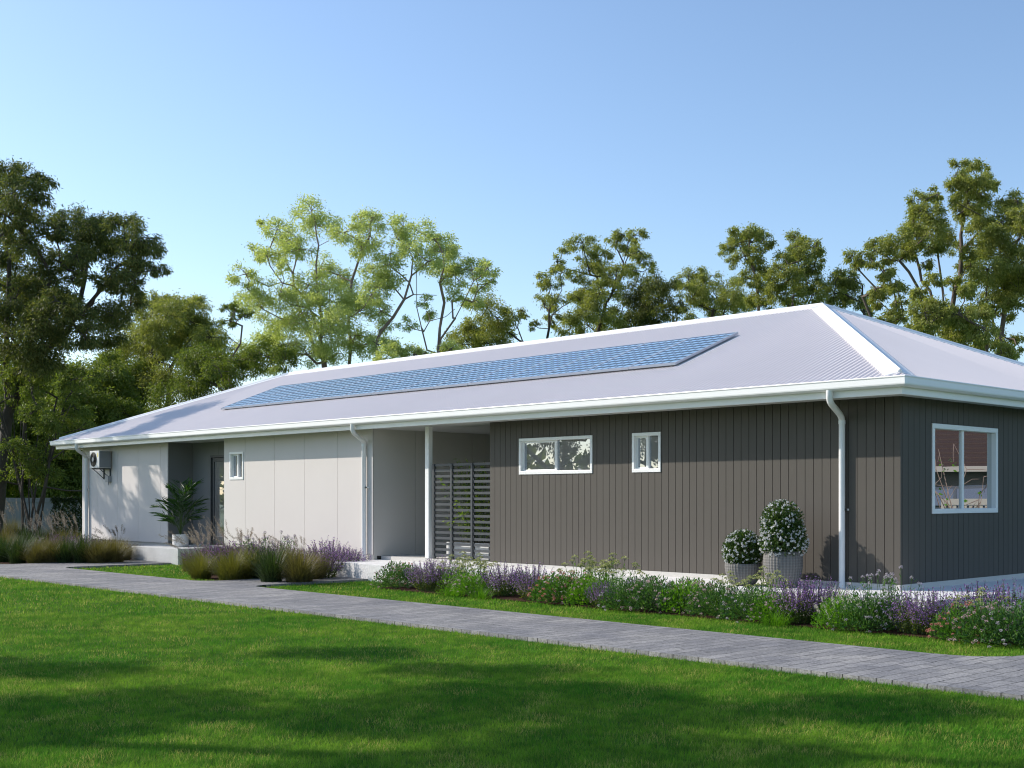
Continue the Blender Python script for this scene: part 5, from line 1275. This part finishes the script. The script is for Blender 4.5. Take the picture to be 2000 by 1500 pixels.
# ------------------------------------------------------------------ neighbours (seen in the window glass)
def mir(px, py, D):
    """point that shows at px,py in the side window's reflection, D metres along the folded view"""
    p = at(px, py, D); return np.array([-p[0], p[1], p[2]])
tilem = surf('brown_roof_tile', (.042, .022, .016), .7, .4, 8, dirt=(.03, .015, .01))
def tile_roof(name_parent, a, b, rise, run_dir, z0):
    mb = MB()
    return mb
nbw = surf('grey_render', (.13, .125, .115), .8, .08, 2)
c0 = mir(1890, 970, 50); dn = unit(np.array([c0[0] + CAM[0], c0[1] - CAM[1], 0])); sn = np.array([-dn[1], dn[0], 0])
nh = tag(empty('neighbour_house', (c0[0], c0[1], ZG), math.atan2(sn[1], sn[0])), 'brown tile roofed grey house mirrored in the big side window', 'house')
mb = MB(); mb.box(-9, 9, -5, 5, 0, 2.5); mb.build('wall', nbw, nh)
mb = MB(); nrow = 17
for i in range(nrow):
    for sgn in (1, -1):
        y0_, y1_ = sgn * (5.6 - i * .34), sgn * (5.6 - (i + 1) * .34 - .04); za = 2.55 + i * .185; zb_ = za + .17
        x_ = 9.6 - i * .2
        mb.add([(-x_, y0_, za + .05), (x_, y0_, za + .05), (x_, y1_, zb_ + .05), (-x_, y1_, zb_ + .05), (-x_, y0_, za), (x_, y0_, za)], [(0, 1, 2, 3), (4, 5, 1, 0)])
rf = mb.build('roof', tilem, nh)
mb = MB(); mb.box(-9.7, 9.7, 5.6, 5.75, 2.42, 2.62); mb.box(-9.7, 9.7, -5.75, -5.6, 2.42, 2.62); mb.build('gutter', M['offwhite'], nh)
# car
cc = mir(1875, 970, 41)
car = tag(empty('parked_car', (cc[0], cc[1], ZG), math.atan2(sn[1], sn[0])), 'dark station wagon parked before the brown roofed house, seen in the side window', 'car')
paint = surf('dark_car_paint', (.06, .07, .085), .25, .04, spec=.6)
mb = MB()
def car_ring(x, hw, z): return (x, hw, z)
prof = [(-2.35, .45), (-2.40, .75), (-2.3, .98), (-1.9, 1.05), (-.9, 1.62), (.6, 1.70), (1.9, 1.66), (2.3, 1.1), (2.38, .7), (2.3, .42)]
def slab(pr, w0, w1, mb):
    n = len(pr); vs = []
    for sgn in (-1, 1):
        for x, z in pr: vs.append((x, sgn * (w0 if z < 1.08 else w0 + (w1 - w0) * min(1, (z - 1.08) / .6)), z))
    mb.add(vs, [tuple(range(n)), tuple(range(n, 2 * n))[::-1]] + [(i, n + i, n + (i + 1) % n, (i + 1) % n) for i in range(n)])
slab(prof, .92, .74, mb); mb.build('body', paint, car, bevel=.04); car.scale = (1.12, 1.12, 1.12)
for sgn in (-1, 1):
    for pr in ([(-1.55, 1.1), (-.85, 1.54), (-.1, 1.58), (-.1, 1.1)], [(0, 1.1), (0, 1.58), (.85, 1.60), (.85, 1.1)], [(.95, 1.1), (.95, 1.60), (1.75, 1.57), (1.95, 1.12)]):
        mb = MB(); mb.add([(x, sgn * (.935 - (z - 1.08) * .30), z) for x, z in pr], [(0, 1, 2, 3)]); mb.build('window', M['carglass'], car)
    for x in (-1.45, 1.4):
        mb = MB(); k = 20; vs = []
        for y_, r_ in ((.70, .33), (.90, .33), (.935, .29)): vs += [(x + r_ * math.cos(2 * PI * j / k), sgn * y_, .33 + r_ * math.sin(2 * PI * j / k)) for j in range(k)]
        mb.add(vs, [(i * k + j, i * k + (j + 1) % k, (i + 1) * k + (j + 1) % k, (i + 1) * k + j) for i in range(2) for j in range(k)] + [tuple(2 * k + j for j in range(k))]); wh = mb.build('wheel', M['black'], car)
    mb = MB(); mb.box(-2.38, -2.28, sgn * .6 - .16, sgn * .6 + .16, .72, .86); mb.build('headlight', M['white'], car)
# white fence
wp = mir(1920, 970, 36)
wfz = tag(empty('white_fence', (wp[0], wp[1], ZG), math.atan2(sn[1], sn[0])), 'low white batten fence in front of the dark wagon, seen in the side window', 'fence')
mb = MB(); mb.box(-1.0, 6, -.05, .05, 1.28, 1.46); mb.box(-1.1, -.95, -.07, .07, 0, 1.46); mb.box(-.95, 6, -.03, .03, .1, .2); mb.build('rails', M['offwhite'], wfz)
mb = MB(); x = -.9
while x < 6: mb.box(x, x + .09, -.02, .02, .2, 1.28); x += .15
mb.build('battens', M['offwhite'], wfz)
# thin branchy shrub reflected in front of them
bc = mir(1880, 930, 24)
brs = tag(empty('bare_branch_shrub', (bc[0], bc[1], ZG)), 'sparse pale branched shrub with few leaves, seen in the side window', 'shrub')
mb = MB(); P = []; d = []
for i in range(17):
    a = rng.uniform(0, 2 * PI); p = np.array([rng.normal(0, .1), rng.normal(0, .1), 0]); q = np.array([math.cos(a), math.sin(a), 0]) * rng.uniform(.5, 1.3); pts = [p]
    H = rng.uniform(1.0, 2.6)
    for j in range(1, 6): pts.append(p + q * (j / 5) ** 1.6 + np.array([0, 0, H * j / 5]) + rng.normal(0, .07, 3))
    mb.tube(pts, [.02, .017, .014, .011, .008, .004], 5)
    for j in (2, 3, 4, 5):
        e = pts[j] + rng.normal(0, .28, 3); mb.tube([pts[j], (pts[j] + e) / 2 + rng.normal(0, .04, 3), e], [.008, .006, .003], 4)
        if rng.uniform() < .6:
            for _ in range(4): P.append(e + rng.normal(0, .05, 3)); d.append(rand_dirs(1)[0])
mb.build('branches', M['bark_pale'], brs); P = np.array(P); d = np.array(d); n = len(P)
np_mesh('leaves', leaf_quads(P, d, rng.uniform(.06, .11, n), rng.uniform(.035, .06, n)), 4, LM['lime'], brs)
# trees across the lawn, mirrored in the front windows
def far_tree(x, y, h, n, rad, rz_, lab):
    q = np.array([x, y, 0]) - CAM; shade_tree(float(q @ RT), float(q @ VW), h, n, rad, lab, rz_, 420, 'reflected')
far_tree(-23.5, -14.5, 3.4, 22, 2.6, 1.7, 'low branched tree across the lawn, mirrored in the wide front window')
far_tree(-18.0, -14.0, 3.2, 14, 1.9, 1.5, 'open tree across the lawn, mirrored in the small square window')
far_tree(-38.0, -11.5, 3.0, 24, 3.0, 1.9, 'bushy tree across the lawn, mirrored in the door and the tiny window')

# ------------------------------------------------------------------ grass
def in_poly(x, y, poly):
    r = np.zeros(len(x), bool); n = len(poly); j = n - 1
    for i in range(n):
        xi, yi = poly[i]; xj, yj = poly[j]
        c = ((yi > y) != (yj > y)) & (x < (xj - xi) * (y - yi) / (yj - yi + 1e-12) + xi); r ^= c; j = i
    return r


def scatter(D0, D1, rho, hgt, wid, seg, a0=-.64, a1=.40):
    area = (a1 - a0) * (D1 * D1 - D0 * D0) / 2; n = int(area * rho)
    D = np.sqrt(rng.uniform(D0 * D0, D1 * D1, n)); s = rng.uniform(a0, a1, n) * D
    P = CAM[None] + VW * D[:, None] + RT * s[:, None]; x, y = P[:, 0], P[:, 1]
    ok = ~in_poly(x, y, PATH)
    for b in bed_pts.values(): ok &= ~in_poly(x, y, b)
    ok &= ~((x > LW0 - .1) & (x < TX1) & (y > TY0 if False else y > -1.09) & (x > TX0) & (y < 9.5)); ok &= ~((x > LW0) & (x < 0) & (y > -.2) & (y < 8)); ok &= ~((x > -20.4) & (x < -18) & (y > -1))
    P = P[ok]; n = len(P); P[:, 2] = ZG
    a = rng.uniform(0, 2 * PI, n); ln = hgt * rng.uniform(.2, 1.0, n)
    lean = np.stack([np.cos(a) * ln, np.sin(a) * ln, np.zeros(n)], 1)
    return blades(P, hgt * rng.uniform(.5, 1.15, n), wid * rng.uniform(.7, 1.3, n), lean, seg)


parts_ = [scatter(5.2, 7.5, 9500, .036, .0034, 2), scatter(7.5, 11, 6500, .036, .0044, 2), scatter(11, 16, 3000, .036, .0066, 1), scatter(16, 24, 900, .044, .012, 1), scatter(24, 40, 300, .046, .022, 1)]
for a_, b_ in ((-1.15, -.64), (.40, .85)):
    parts_ += [scatter(4.0, 8, 2600, .040, .007, 1, a_, b_), scatter(8, 16, 1400, .040, .010, 1, a_, b_), scatter(16, 40, 260, .046, .024, 1, a_, b_)]
parts_ += [scatter(3.0, 5.2, 5000, .036, .004, 2, -1.15, .85)]
Vs = []; Fs = []; o_ = 0
for V, F in parts_: Vs.append(V); Fs.append(F + o_); o_ += len(V)
tag(np_mesh('grass', np.concatenate(Vs), 4, M['grass'], None, False, np.concatenate(Fs)), 'short green lawn grass in front of and around the house', 'grass', kind='stuff')
